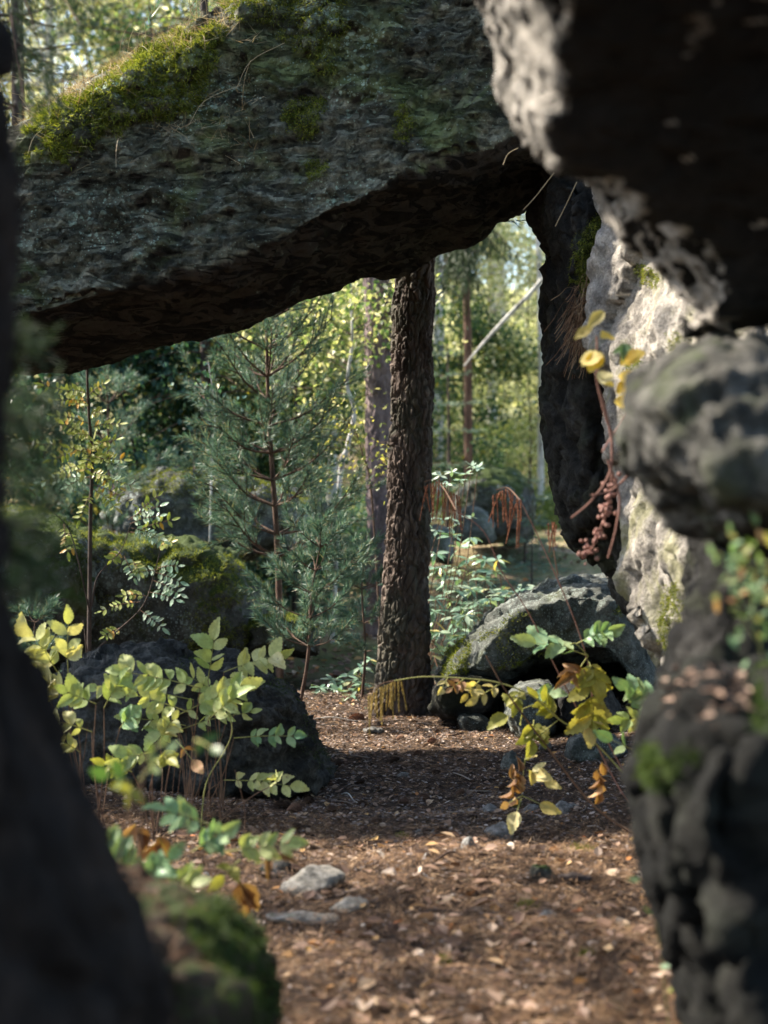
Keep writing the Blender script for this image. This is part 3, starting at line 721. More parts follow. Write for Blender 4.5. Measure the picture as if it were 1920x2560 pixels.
# ---------------------------------------------------------------- trunks
def bark_tube(path, rad, sides, step, cell=(.035, .11), depth=.012, seed=1, flare=None, wob=.02):
    "upright trunk whose bark plates and cracks are geometry"
    path = np.asarray(path, float); seg = np.linalg.norm(np.diff(path, axis=0), axis=1); s = np.concatenate([[0], np.cumsum(seg)])
    t = np.arange(0, s[-1], step); c = np.stack([np.interp(t, s, path[:, k]) for k in range(3)], 1); r = np.interp(t, s, rad)
    th = np.arange(sides)*2*math.pi/sides; n = len(t)
    dirs = np.stack([np.cos(th), np.sin(th), 0*th], 1)
    T, A_ = np.meshgrid(t, th, indexing='ij')
    R = np.repeat(r[:, None], sides, 1)
    if flare is not None: R = R*(1+flare(T, A_))
    base = np.stack([np.cos(A_)*.14, np.sin(A_)*.14, T], -1).reshape(-1, 3)*max(float(np.median(r)), .05)/.14
    base[:, 2] = T.ravel()
    w = fbm(base*9, 3, seed)[:, None]*np.array([1, 1, 1.6])*.02
    q = (base+w)/np.array([cell[0], cell[0], cell[1]])
    F1, F2, idc = worley(q, seed)
    plate = sstep(.02, .22, F2-F1)
    q2 = (base+w*1.5)/np.array([cell[0], cell[0], cell[1]])*2.3
    G1, G2, id2 = worley(q2, seed+5)
    d = depth*(plate*(.75+.7*idc)-.8)+depth*.3*sstep(.0, .2, G2-G1)*(id2)+fbm(base*60, 3, seed+3)*depth*.22
    H1, H2, id3 = worley((base+w*2)/np.array([cell[0]*1.6, cell[0]*1.6, cell[1]*3.2]), seed+11)
    d = d-depth*.9*sstep(.16, .0, H2-H1)+depth*.5*(id3-.5)
    d = d+fbm(base*3.0, 2, seed+9)*wob
    R = R+d.reshape(R.shape)
    v = c[:, None]+R[..., None]*dirs[None]
    i = np.arange(n-1)[:, None]*sides; j = np.arange(sides)[None]; k = (j+1) % sides
    f = np.stack([i+j, i+k, i+k+sides, i+j+sides], -1).reshape(-1, 4)
    a = Acc(); a.add(v.reshape(-1, 3), f); return a
def bark_mat(name, a_, b_, c_, green=None, sc=1.0):
    m, nt, b = nodes(name)
    v, g = coords(nt, (1, 1, .35))
    n1 = tex_noise(nt, v, 14*sc, 6, .65); n2 = tex_noise(nt, v, 75*sc, 6, .7)
    c = ramp(nt, n1, [(.34, a_), (.5, b_), (.68, c_)])
    c = mixc(nt, .7, c, ramp(nt, n2, [(.3, .25), (.7, .75)]), 'OVERLAY')
    if green is not None:
        c = mixc(nt, math_(nt, 'MULTIPLY', mapr(nt, tex_noise(nt, v, 5, 5, .7), .48, .62), .6), c, green)
    L_(nt, c, b.inputs['Base Color']); b.inputs['Roughness'].default_value = .9; b.inputs['Specular IOR Level'].default_value = .2
    nb = bump(nt, None, n1, .01, .6); bump(nt, b, n2, .004, .9, nb); return m
M_pine = bark_mat('pine_bark', (.048, .037, .032), (.100, .076, .064), (.185, .143, .118), green=(.09, .095, .07))
M_bark = bark_mat('dark_bark', (.03, .024, .022), (.065, .050, .044), (.11, .085, .072))
M_twig = bark_mat('twig_bark', (.05, .034, .028), (.11, .07, .052), (.20, .135, .10), sc=2)
M_birch = bark_mat('birch_bark', (.16, .15, .14), (.52, .50, .46), (.72, .70, .66), sc=1)
M_near = bark_mat('near_bark', (.006, .004, .003), (.014, .010, .0075), (.034, .023, .017))

def gz(x, y): return float(ground_z(np.array([x]), np.array([y]))[0])
# the pine in the middle
pb = P(1006, 1775, 8.35); pb[2] = gz(pb[0], pb[1])-.06
pine = thing('pine_tree', pb, 'straight pine trunk with cracked plated bark standing in the gap below the slab', 'tree')
p1 = P(1010, 1640, 8.35); p2 = P(1024, 1180, 8.35); p3 = P(1037, 640, 8.35); d_ = p3-p2
path = bez(pb, p1, p2, p3, p3+d_*.9+[.03, 0, 0], p3+d_*2.2+[.1, 0, 0], n=8)
zz = path[:, 2]-pb[2]
rad = np.interp(zz, [0, .25, .7, 1.4, 2.6, 5, 8], [.165, .133, .119, .112, .097, .08, .058])
a = bark_tube(path, rad, 260, .0055, (.026, .12), .0125, 3, lambda T, A: .30*sstep(.40, 0, T)*(.45+.55*np.cos(A*3+1+.5*np.sin(A*2))), .012)
part('trunk', a, M_pine, pine)
def pine_needles(acc, p, d, L, n, nl=.05, w=.0016, spread=.75):
    "needles along a shoot from p in direction d, length L"
    t = rng.uniform(.05, 1, n)[:, None]; b0 = p+d*L*t
    dd = rand_dirs(n)*spread+d; dd /= np.linalg.norm(dd, axis=1)[:, None]
    blades(acc, b0, b0+dd*rng.uniform(.7, 1.1, n)[:, None]*nl, w)
M_needle = leaf_mat('pine_needles', [(0, (.055, .115, .090)), (.5, (.11, .20, .155)), (.8, (.20, .30, .21)), (1, (.40, .31, .15))], .22, .42, tint=(1, 1.1, .8))
M_needle_dk = leaf_mat('spruce_needles', [(0, (.02, .04, .02)), (.6, (.045, .08, .035)), (1, (.08, .12, .05))], .2, .5)
a = Acc(); cr = Acc(); top = path[-1]
for k in range(34):
    t = rng.uniform(.62, 1); p0 = np.array([np.interp(t, np.linspace(0, 1, len(path)), path[:, c]) for c in range(3)])
    az = rng.uniform(0, 6.28); Lb = rng.uniform(.8, 2.0); dr = np.array([math.cos(az), math.sin(az), rng.uniform(-.1, .5)])
    e = p0+dr*Lb; tube(a, bez(p0, (p0+e)/2+[0, 0, .1], e, n=3), np.linspace(.025, .008, 7), 5, False)
    for j in range(16):
        q0 = p0+dr*Lb*rng.uniform(.35, 1)+rng.normal(size=3)*.15; pine_needles(cr, q0, unit(rng.normal(size=3)+[0, 0, .6]), .3, 26, .07, .006)
part('limbs', a, M_pine, pine); part('crown', cr, M_needle, pine)

# the near trunk at the left edge of the frame, flaring into a leaning root
nb0 = P(-190, 3600, 1.72); nb0[2] = gz(nb0[0], nb0[1])-.1
near = thing('leaning_tree', nb0, 'near dark tree trunk flaring into a broad root along the left edge of the photo', 'tree')
edge = [(-700, -34), (0, -4), (450, -4), (850, -10), (1150, -28), (1500, -14), (1650, 52), (1900, 158), (2150, 268), (2330, 330), (2560, 400), (3000, 500), (3700, 640)]
ey = np.array([e[0] for e in edge][::-1]); ex = np.array([e[1] for e in edge][::-1])
dN = 1.72
zs = np.array([P(0, y, dN)[2] for y in ey]); xr = np.array([P(x, 0, dN)[0] for x in ex])
cxs = xr[-1]-.13-np.linspace(.06, 0, len(xr)); path = np.stack([cxs, np.full(len(zs), P(0, 1280, dN)[1]), zs], 1)
path[0, 2] = nb0[2]
a = bark_tube(path, np.abs(xr-cxs), 260, .007, (.05, .22), .024, 17, None, .012)
a2 = Acc(); pt = path[-1]
tube(a2, bez(pt, pt+[.0, .05, 2], pt+[.1, .1, 5], n=6), np.linspace(.13, .07, 13), 14)
part('trunk', a, M_near, near); part('upper_trunk', a2, M_near, near)

# generic broadleaf and conifer builders -------------------------------------
M_lf = {
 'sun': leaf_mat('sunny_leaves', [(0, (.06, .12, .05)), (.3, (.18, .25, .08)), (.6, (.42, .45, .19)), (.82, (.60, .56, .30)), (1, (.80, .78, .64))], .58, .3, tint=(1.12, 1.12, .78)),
 'pale': leaf_mat('pale_sunny_leaves', [(0, (.14, .20, .07)), (.22, (.36, .40, .15)), (.5, (.62, .60, .33)), (.8, (.80, .74, .45)), (1, (.86, .84, .70))], .6, .3, tint=(1.1, 1.1, .82)),  # sunlit brightness of the far crowns is put into these pale colours
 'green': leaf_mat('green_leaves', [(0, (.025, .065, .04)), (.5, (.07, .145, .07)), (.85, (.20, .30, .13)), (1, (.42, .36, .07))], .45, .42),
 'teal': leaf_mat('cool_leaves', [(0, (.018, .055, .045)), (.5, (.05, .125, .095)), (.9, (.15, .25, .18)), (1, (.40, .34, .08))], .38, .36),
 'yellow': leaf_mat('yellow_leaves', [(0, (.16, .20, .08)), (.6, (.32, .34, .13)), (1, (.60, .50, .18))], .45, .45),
}
def broadleaf(name, label, x, y, h, cw, mat, n=5000, leaf=.06, tr=.05, group=None, low=.25, bark=None, lean=0.0, cat='tree', top_only=False, z0=None, clump=.3):
    z = gz(x, y)-.05 if z0 is None else z0
    o = thing(name, (x, y, z), label, cat, group)
    a = Acc(); top = np.array([x+lean*h, y+rng.normal()*.1*h*.3, z+h])
    sp_ = bez([x, y, z], [x+lean*h*.3+rng.normal()*.04, y, z+h*.33], [x+lean*h*.62+rng.normal()*.06, y, z+h*.66], top, n=5)
    tube(a, sp_, np.linspace(tr, tr*.2, len(sp_)), 9)
    part('trunk', a, bark or M_bark, o)
    a = Acc(); C = []
    nb = int(10+h*4)
    for k in range(nb):
        t = rng.uniform(low, 1)**.9; i = t*(len(sp_)-1); p0 = sp_[int(i)]
        az = rng.uniform(0, 6.283); Lb = cw*(1.15-.75*abs(t-.45))*rng.uniform(.45, 1.05)
        dr = np.array([math.cos(az), math.sin(az), rng.uniform(.0, .7)]); e = p0+dr*Lb
        bp = bez(p0, (p0+e)/2+rng.normal(size=3)*.06*Lb+[0, 0, .06*Lb], e, n=4); tube(a, bp, np.linspace(tr*.32, tr*.07, len(bp)), 5, False)
        for j in range(5):
            q = bp[rng.integers(3, len(bp))]; e2 = q+(rand_dirs(1)[0]+dr*.6)*Lb*.33; tube(a, np.array([q, (q+e2)/2+[0, 0, .02], e2]), [tr*.1, tr*.07, tr*.03], 3, False)
            C.append(e2); C.append(q)
        C.append(e)
    part('branch', a, bark or M_twig, o, kind='stuff')
    C = np.array(C); i = rng.integers(0, len(C), n); c = C[i]+rng.normal(size=(n, 3))*clump*np.array([1, 1, .6])*cw*.45
    a = Acc(); nr = rng.normal(size=(n, 3))*.55+[-.15, -.2, 1]
    ld = rng.normal(size=(n, 3))+[0, 0, -.5]
    leaves(a, c, ld, nr, rng.uniform(.7, 1.2, n)*leaf, rng.uniform(.5, .75, n)*leaf)
    part('crown', a, mat, o, smooth=False)
    return o
def conifer(name, label, x, y, h, cw, mat, group=None, z0=None, nd=110, droop=.25, tr=None, start=.08, nl=.03, w=.0022, dens=1.0, bark=None, cat='tree', sep=True):
    z = gz(x, y)-.05 if z0 is None else z0
    o = thing(name, (x, y, z), label, cat, group); tr = tr or h*.012
    tp = np.array([x+rng.normal()*.02*h, y, z+h]); sp_ = bez([x, y, z], [x+rng.normal()*.01*h, y, z+h*.5], tp, n=8)
    a = Acc(); tube(a, sp_, np.linspace(tr, tr*.2, len(sp_)), 8); part('trunk', a, bark or M_bark, o)
    nwh = max(5, int(h/.22*dens)); aa = Acc(); nn = Acc()
    for k in range(nwh):
        t = start+(1-start)*(k+rng.uniform(0, .5))/nwh; p0 = np.array([np.interp(t, np.linspace(0, 1, len(sp_)), sp_[:, c]) for c in range(3)])
        m = rng.integers(4, 7); az0 = rng.uniform(0, 6.28)
        for j in range(m):
            az = az0+j*6.283/m+rng.normal()*.25; Lb = cw*(1-t)**.75*rng.uniform(.7, 1.1)+.06
            up = .45*(t-.35)
            dr = np.array([math.cos(az), math.sin(az), up]); e = p0+dr*Lb+[0, 0, -droop*Lb*(1-t)]
            bp = bez(p0, p0+dr*Lb*.5+[0, 0, -droop*Lb*.2], e+[0, 0, .05*Lb], n=4); tube(aa, bp, np.linspace(tr*.28*(1-t*.7), tr*.06, len(bp)), 4, False)
            ns = int(3+Lb*14)
            for s_ in range(ns):
                q = bp[min(len(bp)-1, int(rng.uniform(.15, 1)*len(bp)))]+rng.normal(size=3)*.01
                sd = unit(np.cross(dr, [0, 0, 1]))*rng.choice([-1, 1])*rng.uniform(.4, 1)+unit(dr)*.9+[0, 0, -droop*.8*rng.uniform(0, 1)]
                sl = Lb*rng.uniform(.12, .32)+.03
                pine_needles(nn, q, unit(sd), sl, int(nd*sl*rng.uniform(.7, 1.3)/.1*.25)+5, nl, w, .65)
            pine_needles(nn, e-unit(dr)*Lb*.25, unit(dr), Lb*.3, int(nd*Lb*.5)+6, nl, w, .65)
    part('branch', aa, bark or M_twig, o, kind='stuff'); part('crown', nn, mat, o, smooth=False)
    return o

# young pine left of the big trunk, every branch a part with its needles
def young_pine(name, label, px, d, pybase, pytop, wpx, nwh, needles, seedling=False, lean=0.0, nl=.06, w=.0034, tr=.02, topd=None, group=None, first=.15):
    b0 = P(px, pybase, d); t0 = P(px+lean, pytop, topd or d)
    b0[2] = min(b0[2], gz(b0[0], b0[1])+.01)
    o = thing(name, b0, label, 'tree', group)
    H = np.linalg.norm(t0-b0); sp_ = bez(b0, b0+(t0-b0)*.3+[.012, 0, 0], b0+(t0-b0)*.65-[.015, 0, 0], t0, n=6)
    a = Acc(); tube(a, sp_, np.linspace(tr, tr*.22, len(sp_)), 9); part('trunk', a, M_twig, o)
    W = wpx*d/F
    for k in range(nwh):
        t = first+(1-first)*(k+.2*rng.uniform())/nwh; p0 = np.array([np.interp(t, np.linspace(0, 1, len(sp_)), sp_[:, c]) for c in range(3)])
        m = rng.integers(4, 7); az0 = rng.uniform(0, 6.28)
        for j in range(m):
            az = az0+j*6.283/m+rng.normal()*.2; Lb = W*(.35+.9*(1-t)**.7*min(1, .35+t*1.8))*rng.uniform(.65, 1.15)
            dr = np.array([math.cos(az), math.sin(az), .28+.5*t+rng.normal()*.1]); e = p0+dr*Lb
            bp = bez(p0, p0+dr*Lb*.5-[0, 0, .06*Lb], e+[0, 0, .12*Lb], n=5)
            ab = Acc(); tube(ab, bp, np.linspace(tr*.33, tr*.1, len(bp)), 5, False); an = Acc()
            shoots = [(bp[-5], unit(bp[-1]-bp[-5]), Lb*.42)]
            for s_ in range(int(5+Lb*17)):
                q = bp[rng.integers(len(bp)//3, len(bp))]; sd = unit(unit(dr)+rand_dirs(1)[0]*.75+[0, 0, .25]); sl = rng.uniform(.22, .42)*Lb+.03
                tube(ab, np.array([q, q+sd*sl]), [tr*.13, tr*.06], 3, False); shoots.append((q+sd*sl*.25, sd, sl*.8))
            for q, sd, sl in shoots: pine_needles(an, q, sd, sl, int(needles*sl)+6, nl, w, .8)
            bo = part('branch', ab, M_twig, o, loc=p0); part('needles', an, M_needle, bo, kind='stuff', smooth=False, loc=p0)
    an = Acc(); pine_needles(an, sp_[-4], unit(sp_[-1]-sp_[-4]), np.linalg.norm(sp_[-1]-sp_[-4]), 120, nl, w, .7); part('top_needles', an, M_needle, o, kind='stuff', smooth=False)
    return o
young_pine('young_pine', 'tall young pine with blue green needles and reddish stem, left of the big trunk', 700, 9.0, 1590, 620, 205, 12, 450, lean=-35, tr=.024, first=.33)
young_pine('pine_sapling', 'small pine sapling with upright shoots between black boulder and big trunk', 742, 8.0, 1740, 1310, 140, 5, 800, lean=70, tr=.012, nl=.05, first=.4)
young_pine('pine_sapling', 'small pine sapling pressed against the left side of the big trunk', 905, 8.7, 1640, 1330, 95, 4, 700, lean=10, tr=.009, nl=.045, first=.3)
young_pine('pine_sapling', 'tiny blue green pine sapling behind the pale leaves at the far left', 90, 7.6, 1640, 1480, 70, 3, 700, lean=5, tr=.007, nl=.04, first=.25)
young_pine('young_pine', 'young pine half hidden behind the rowan sapling, upper left of the gap', 290, 10.6, 1260, 900, 170, 6, 500, lean=-20, tr=.016)
young_pine('pine_sapling', 'faded pine sapling growing on the mossy ledge', 480, 10.8, 1200, 1040, 80, 3, 500, lean=10, tr=.009, nl=.045)

# trunks and trees of the middle distance
def plain_trunk(name, label, pts, radii, m, group=None, cat='tree', fine=False, low=True):
    pts = np.array(pts)
    if low: pts[0, 2] = min(pts[0, 2], gz(pts[0, 0], pts[0, 1])-.02)
    o = thing(name, pts[0], label, cat, group)
    pth = bez(*pts, n=8)
    rr = np.interp(np.linspace(0, 1, len(pth)), np.linspace(0, 1, len(radii)), radii)
    if fine: a = bark_tube(pth, rr, 90, .02, (.05, .14), .010, 5, None, .01)
    else: a = Acc(); tube(a, pth, rr, 10)
    part('trunk', a, m, o)
    return o, pth
M_purple = bark_mat('smooth_bark', (.10, .078, .080), (.17, .13, .13), (.28, .22, .21))
t1, pth = plain_trunk('tree', 'smooth purplish brown trunk standing just behind the big pine on its left', [P(958, 1600, 11.8), P(954, 1200, 11.8), P(945, 800, 11.8), P(938, 300, 11.8), P(935, -500, 11.8)], [.13, .115, .10, .09, .07], M_purple, fine=True)
t2, pth2 = plain_trunk('spruce_tree', 'dark bare lower trunk of a spruce at the left below the slab', [P(516, 1500, 12.5), P(516, 1100, 12.5), P(512, 600, 12.5), P(510, -300, 12.5)], [.05, .045, .04, .03], M_bark)
a = Acc()
for k in range(60):
    t = rng.uniform(.12, .9); p0 = pth2[int(t*(len(pth2)-1))]; az = rng.uniform(0, 6.28); L = rng.uniform(.3, .9)
    e = p0+np.array([math.cos(az), math.sin(az), rng.uniform(-.35, .1)])*L; tube(a, bez(p0, (p0+e)/2+[0, 0, .04], e, n=4), np.linspace(.006, .002, 9), 4, False)
part('branch', a, M_twig, t2, kind='stuff')
def leafy_stem(name, label, pts, radii, m, lm, nleaf, leaf, spread, t0=.3, cat='tree', nb=14, bl=.5):
    o, pth = plain_trunk(name, label, pts, radii, m, cat=cat)
    a = Acc(); C = []
    for k in range(nb):
        t = rng.uniform(t0, 1); p0 = pth[int(t*(len(pth)-1))]; az = rng.uniform(0, 6.28); L = rng.uniform(.4, 1)*bl
        e = p0+np.array([math.cos(az), math.sin(az), rng.uniform(.0, .6)])*L; bp = bez(p0, (p0+e)/2+[0, 0, .04], e, n=4)
        tube(a, bp, np.linspace(radii[-1]*.6, .0015, len(bp)), 4, False); C += list(bp[3:])
    part('branch', a, M_twig, o, kind='stuff'); C = np.array(C)
    c = C[rng.integers(0, len(C), nleaf)]+rng.normal(size=(nleaf, 3))*spread
    a = Acc(); leaves(a, c, rng.normal(size=(nleaf, 3))+[0, 0, -.6], rng.normal(size=(nleaf, 3))*.6+[0, -.3, 1], rng.uniform(.7, 1.2, nleaf)*leaf, rng.uniform(.5, .75, nleaf)*leaf)
    part('crown', a, lm, o, smooth=False); return o
leafy_stem('birch_sapling', 'thin crooked white birch stem between the young pine and the big trunk', [P(830, 1500, 11.5), P(850, 1200, 11.5), P(868, 1120, 11.5), P(886, 1030, 11.5), P(868, 960, 11.5), P(880, 860, 11.5), P(878, 760, 11.5), P(870, 560, 11.5)], [.018, .019, .017, .013, .010, .006], M_birch, M_lf['sun'], 1500, .05, .10, .5, nb=22, bl=.8)
leafy_stem('bare_sapling', 'very thin pale curved sapling stem left of the young pine', [P(515, 1220, 10.4), P(530, 1150, 10.4), P(537, 1080, 10.4), P(535, 1000, 10.4), P(520, 900, 10.4)], [.008, .006, .004, .003], M_birch, M_lf['teal'], 60, .045, .06, .7, nb=5, bl=.25)
leafy_stem('birch_sapling', 'leafy birch sapling whose dark twigs frame the purplish trunk', [P(735, 1500, 12.6), P(740, 1100, 12.6), P(735, 800, 12.6), P(730, 560, 12.6)], [.02, .016, .010, .006], M_bark, M_lf['sun'], 3000, .05, .14, .3, nb=30, bl=.9)
leafy_stem('twig_shrub', 'leaning twiggy shrub with small yellow leaflets in front of the purplish trunk', [P(960, 1450, 9.6), P(930, 1250, 9.6), P(905, 1130, 9.6), P(880, 1050, 9.6)], [.008, .006, .004, .003], M_twig, M_lf['yellow'], 330, .03, .06, .3, 'shrub', 18, .35)
# leaning white birch poles of the clearing
plain_trunk('fallen_birch', 'white birch pole leaning diagonally across the bright clearing', [P(1160, 915, 17), P(1215, 850, 17), P(1283, 777, 17), P(1322, 738, 17), P(1356, 698, 17)], [.008, .018, .025, .027, .025], M_birch, low=False)
plain_trunk('birch_tree', 'slim white birch standing beside the upper edge of the dark pillar', [P(1352, 1150, 20), P(1352, 800, 20), P(1345, 560, 20), P(1338, 100, 20)], [.045, .04, .035, .025], M_birch)
plain_trunk('birch_tree', 'slim white birch seen just right of the big pine', [P(1098, 1150, 22), P(1104, 820, 22), P(1098, 560, 22), P(1095, 100, 22)], [.045, .04, .035, .03], M_birch)
plain_trunk('spruce_tree', 'reddish spruce trunk below the hanging dark boughs in the clearing', [P(1172, 1120, 19), P(1170, 900, 19), P(1165, 650, 19), P(1160, 100, 19)], [.055, .05, .045, .03], bark_mat('red_bark', (.07, .04, .03), (.12, .07, .05), (.20, .12, .085)))
# drooping spruce bough
sb = P(1165, 560, 18.8); o = thing('spruce_bough', sb, 'dark drooping spruce boughs hanging into the bright clearing', 'branch')
a = Acc(); an = Acc()
for k in range(44):
    az = rng.uniform(-3.1, 3.1); L = rng.uniform(.15, .62); s0 = sb+[rng.normal()*.06, rng.normal()*.3, rng.uniform(-.45, .5)]
    e = s0+np.array([abs(math.cos(az))*L*rng.choice([-.6, 1]), math.sin(az)*L, -rng.uniform(.1, .5)]); bp = bez(s0, (s0+e)/2+[0, 0, .12], e, n=4); tube(a, bp, np.linspace(.012, .004, len(bp)), 4, False)
    for q in bp[2:]:
        for j in range(3):
            pine_needles(an, q+rng.normal(size=3)*.03, unit([rng.normal()*.35+.1, rng.normal()*.3, -1]), rng.uniform(.1, .32), 60, .035, .009, .5)
part('branch', a, M_bark, o, kind='stuff'); part('needles', an, M_needle_dk, o, kind='stuff', smooth=False)

def px2xy(px, d): p = P(px, 1280, d); return p[0], p[1]
# bushes and trees filling the view beyond the gap
# (label, px, depth, height m, crown half width m, material, leaves, leaf size)
FOREST = [
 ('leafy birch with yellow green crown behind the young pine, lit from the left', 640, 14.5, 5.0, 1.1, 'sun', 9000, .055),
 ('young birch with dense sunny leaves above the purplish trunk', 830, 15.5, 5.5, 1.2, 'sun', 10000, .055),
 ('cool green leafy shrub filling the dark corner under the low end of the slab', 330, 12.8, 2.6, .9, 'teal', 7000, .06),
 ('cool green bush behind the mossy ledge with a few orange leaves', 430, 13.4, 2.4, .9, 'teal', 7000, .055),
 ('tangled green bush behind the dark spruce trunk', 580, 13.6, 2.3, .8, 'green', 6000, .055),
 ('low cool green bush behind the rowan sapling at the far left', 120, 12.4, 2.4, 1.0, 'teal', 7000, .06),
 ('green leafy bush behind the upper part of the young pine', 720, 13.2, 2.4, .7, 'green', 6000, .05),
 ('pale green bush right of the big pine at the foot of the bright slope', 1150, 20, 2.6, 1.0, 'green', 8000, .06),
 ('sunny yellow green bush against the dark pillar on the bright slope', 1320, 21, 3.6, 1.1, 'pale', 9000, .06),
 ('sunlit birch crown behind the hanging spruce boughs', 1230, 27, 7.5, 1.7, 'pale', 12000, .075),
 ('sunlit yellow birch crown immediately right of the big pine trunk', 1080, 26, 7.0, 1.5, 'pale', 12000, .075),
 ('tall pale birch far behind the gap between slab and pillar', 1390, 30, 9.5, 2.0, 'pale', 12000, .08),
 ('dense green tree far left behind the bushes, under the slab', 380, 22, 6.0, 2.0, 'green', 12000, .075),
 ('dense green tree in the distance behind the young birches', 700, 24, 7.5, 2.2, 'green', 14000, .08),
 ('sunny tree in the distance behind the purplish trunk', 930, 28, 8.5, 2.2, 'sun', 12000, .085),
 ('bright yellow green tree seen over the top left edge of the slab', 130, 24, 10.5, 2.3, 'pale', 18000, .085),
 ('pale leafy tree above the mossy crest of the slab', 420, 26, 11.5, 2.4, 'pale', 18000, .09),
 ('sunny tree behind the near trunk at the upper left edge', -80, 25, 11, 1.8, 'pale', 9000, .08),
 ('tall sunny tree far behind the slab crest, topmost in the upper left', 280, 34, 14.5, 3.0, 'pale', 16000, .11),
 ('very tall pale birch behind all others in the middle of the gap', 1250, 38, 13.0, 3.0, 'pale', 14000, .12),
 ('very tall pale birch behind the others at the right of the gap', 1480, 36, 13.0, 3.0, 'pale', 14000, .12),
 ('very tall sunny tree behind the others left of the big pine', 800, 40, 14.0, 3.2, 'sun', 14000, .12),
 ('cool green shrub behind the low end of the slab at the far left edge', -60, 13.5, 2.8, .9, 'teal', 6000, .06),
]
for lab, px, d, h, cw, mk, n, lf in FOREST:
    x, y = px2xy(px, d)
    bush = h < 4
    broadleaf('leafy_bush' if bush else 'leafy_tree', lab, x, y, h, cw, M_lf[mk], n, lf, tr=.012*h if not bush else .02, low=.08 if bush else .22, cat='bush' if bush else 'tree', clump=.34, bark=M_birch if mk in ('sun', 'pale') and not bush else None)
for lab, px, d, h, cw in [
 ('dark young spruce behind the low end of the slab', 600, 15.5, 4.4, 1.0),
 ('slim dark spruce in the cool green background left of the pine', 480, 17, 5.5, 1.2),
 ('small dark spruce growing on the slope right of the big pine', 1118, 18, 2.3, .6),
 ('dark spruce in the upper left corner beside the near trunk', 40, 15.5, 8.5, 1.1),
 ('small green conifer in front of the dark pillar in the clearing', 1312, 15.0, 1.05, .35)]:
    x, y = px2xy(px, d); conifer('spruce_tree', lab, x, y, h, cw, M_needle_dk if h > 3 else M_needle, nl=.045, w=.005, nd=60, dens=.7)
# low shrubs over the slope and the far wood, too many to count
def shrubs(name, region, n, mat, leaf, hmax, label, clumps=200):
    a = Acc(); (x0, x1), (y0, y1) = region
    cx = rng.uniform(x0, x1, clumps); cy = rng.uniform(y0, y1, clumps); cr_ = rng.uniform(.25, .7, clumps)*hmax
    cx = cx*(cy/y1)
    i = rng.integers(0, clumps, n); r = rand_dirs(n)*rng.uniform(.75, 1.05, n)[:, None]; r[:, 2] = np.abs(r[:, 2])
    x = cx[i]+r[:, 0]*cr_[i]*1.4; y = cy[i]+r[:, 1]*cr_[i]*1.2; z = ground_z(x, y)+r[:, 2]*cr_[i]*.9
    leaves(a, np.stack([x, y, z], 1), rng.normal(size=(n, 3)), r*.8+rng.normal(size=(n, 3))*.4+[0, 0, .5], rng.uniform(.7, 1.2, n)*leaf, rng.uniform(.5, .7, n)*leaf)
    o = part(name, a, mat, smooth=False); props(o, label, 'undergrowth', None, 'stuff'); return o
shrubs('bilberry_scrub', ((-1.0, 3.5), (19, 29)), 26000, leaf_mat('scrub_leaves', [(0, (.08, .13, .04)), (.5, (.18, .24, .07)), (1, (.32, .32, .11))], .4, .5), .05, .9, 'low green bilberry scrub covering the slope beyond the clearing', 120)
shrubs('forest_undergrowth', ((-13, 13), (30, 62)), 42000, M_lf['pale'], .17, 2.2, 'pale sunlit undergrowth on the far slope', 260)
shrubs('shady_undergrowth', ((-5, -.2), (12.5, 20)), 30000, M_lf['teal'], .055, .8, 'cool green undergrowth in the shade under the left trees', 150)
broadleaf('leafy_tree', 'sparse unseen tree added left of the hollow to dapple the near path', -6.3, 6.9, 8.5, 1.5, M_lf['green'], 1000, .10, tr=.08, low=.5, clump=.5)  # unseen tree added so its thin crown darkens the near path
# unseen trees added on the other sides to shade the hollow
for k, (x, y, h, cw) in enumerate([(-4.6, -1.5, 10, 2.4), (-2.5, -5.5, 11, 2.4), (6.5, 8.5, 11, 2.6), (5.5, 13, 11, 2.6), (6, 1, 12, 3), (-9, -2, 12, 3)]):
    broadleaf('leafy_tree', 'green leafy tree added outside the view to shade the hollow', x, y, h, cw, M_lf['green'], 9000, .13, tr=.12, group='added shade trees outside the view', low=.35, clump=.45)
# ---------------------------------------------------------------- leaf shapes shared by many leaf objects
def leaflet_mesh(name, wid=.5, teeth=6, curl=.08, fold=.10, seed=0, tooth=.05):
    r = np.random.default_rng(seed); n = teeth*2+1
    t = np.linspace(0, 1, n); w = wid*.5*np.where(t < .42, np.sin(np.clip(t/.42, 0, 1)*math.pi/2)**.75, (1-(np.clip(t-.42, 0, 1)/.58)**1.9))
    w = np.maximum(w, 0)
    zig = np.where(np.arange(n) % 2 == 1, tooth, -tooth*.15); zig[0] = zig[-1] = 0
    wl_, wr_ = w+zig*(w > .02), w+zig*(w > .02)*r.uniform(.6, 1.2, n)
    tl = t+np.where(np.arange(n) % 2 == 1, .025, 0)
    z = -curl*(t**2)+.02*np.sin(t*9+seed)
    mid = np.stack([0*t, t, z-0*fold], 1)
    lft = np.stack([-wl_, tl, z+fold*wl_*2+.015*np.sin(t*17+seed)], 1); rgt = np.stack([wr_, tl, z+fold*wr_*2+.015*np.sin(t*15+2*seed)], 1)
    v = np.concatenate([mid, lft, rgt]); f = []
    for i in range(n-1): f += [[i, i+1, n+i+1, n+i], [i+1, i, 2*n+i, 2*n+i+1]]
    a = Acc(); a.add(v, f); return a.mesh(name)
def mesh_set(name, m, k=3, **kw):
    out = []
    for i in range(k):
        kk = dict(kw)
        if k > 3: kk.update(wid=kw['wid']*(.8+.12*i), curl=[.08, .2, -.08, .35, .15][i], fold=[.10, .3, .05, .2, .5][i])
        me = leaflet_mesh(name, seed=i*7, **kk); me.materials.append(m); out.append(me)
    return out
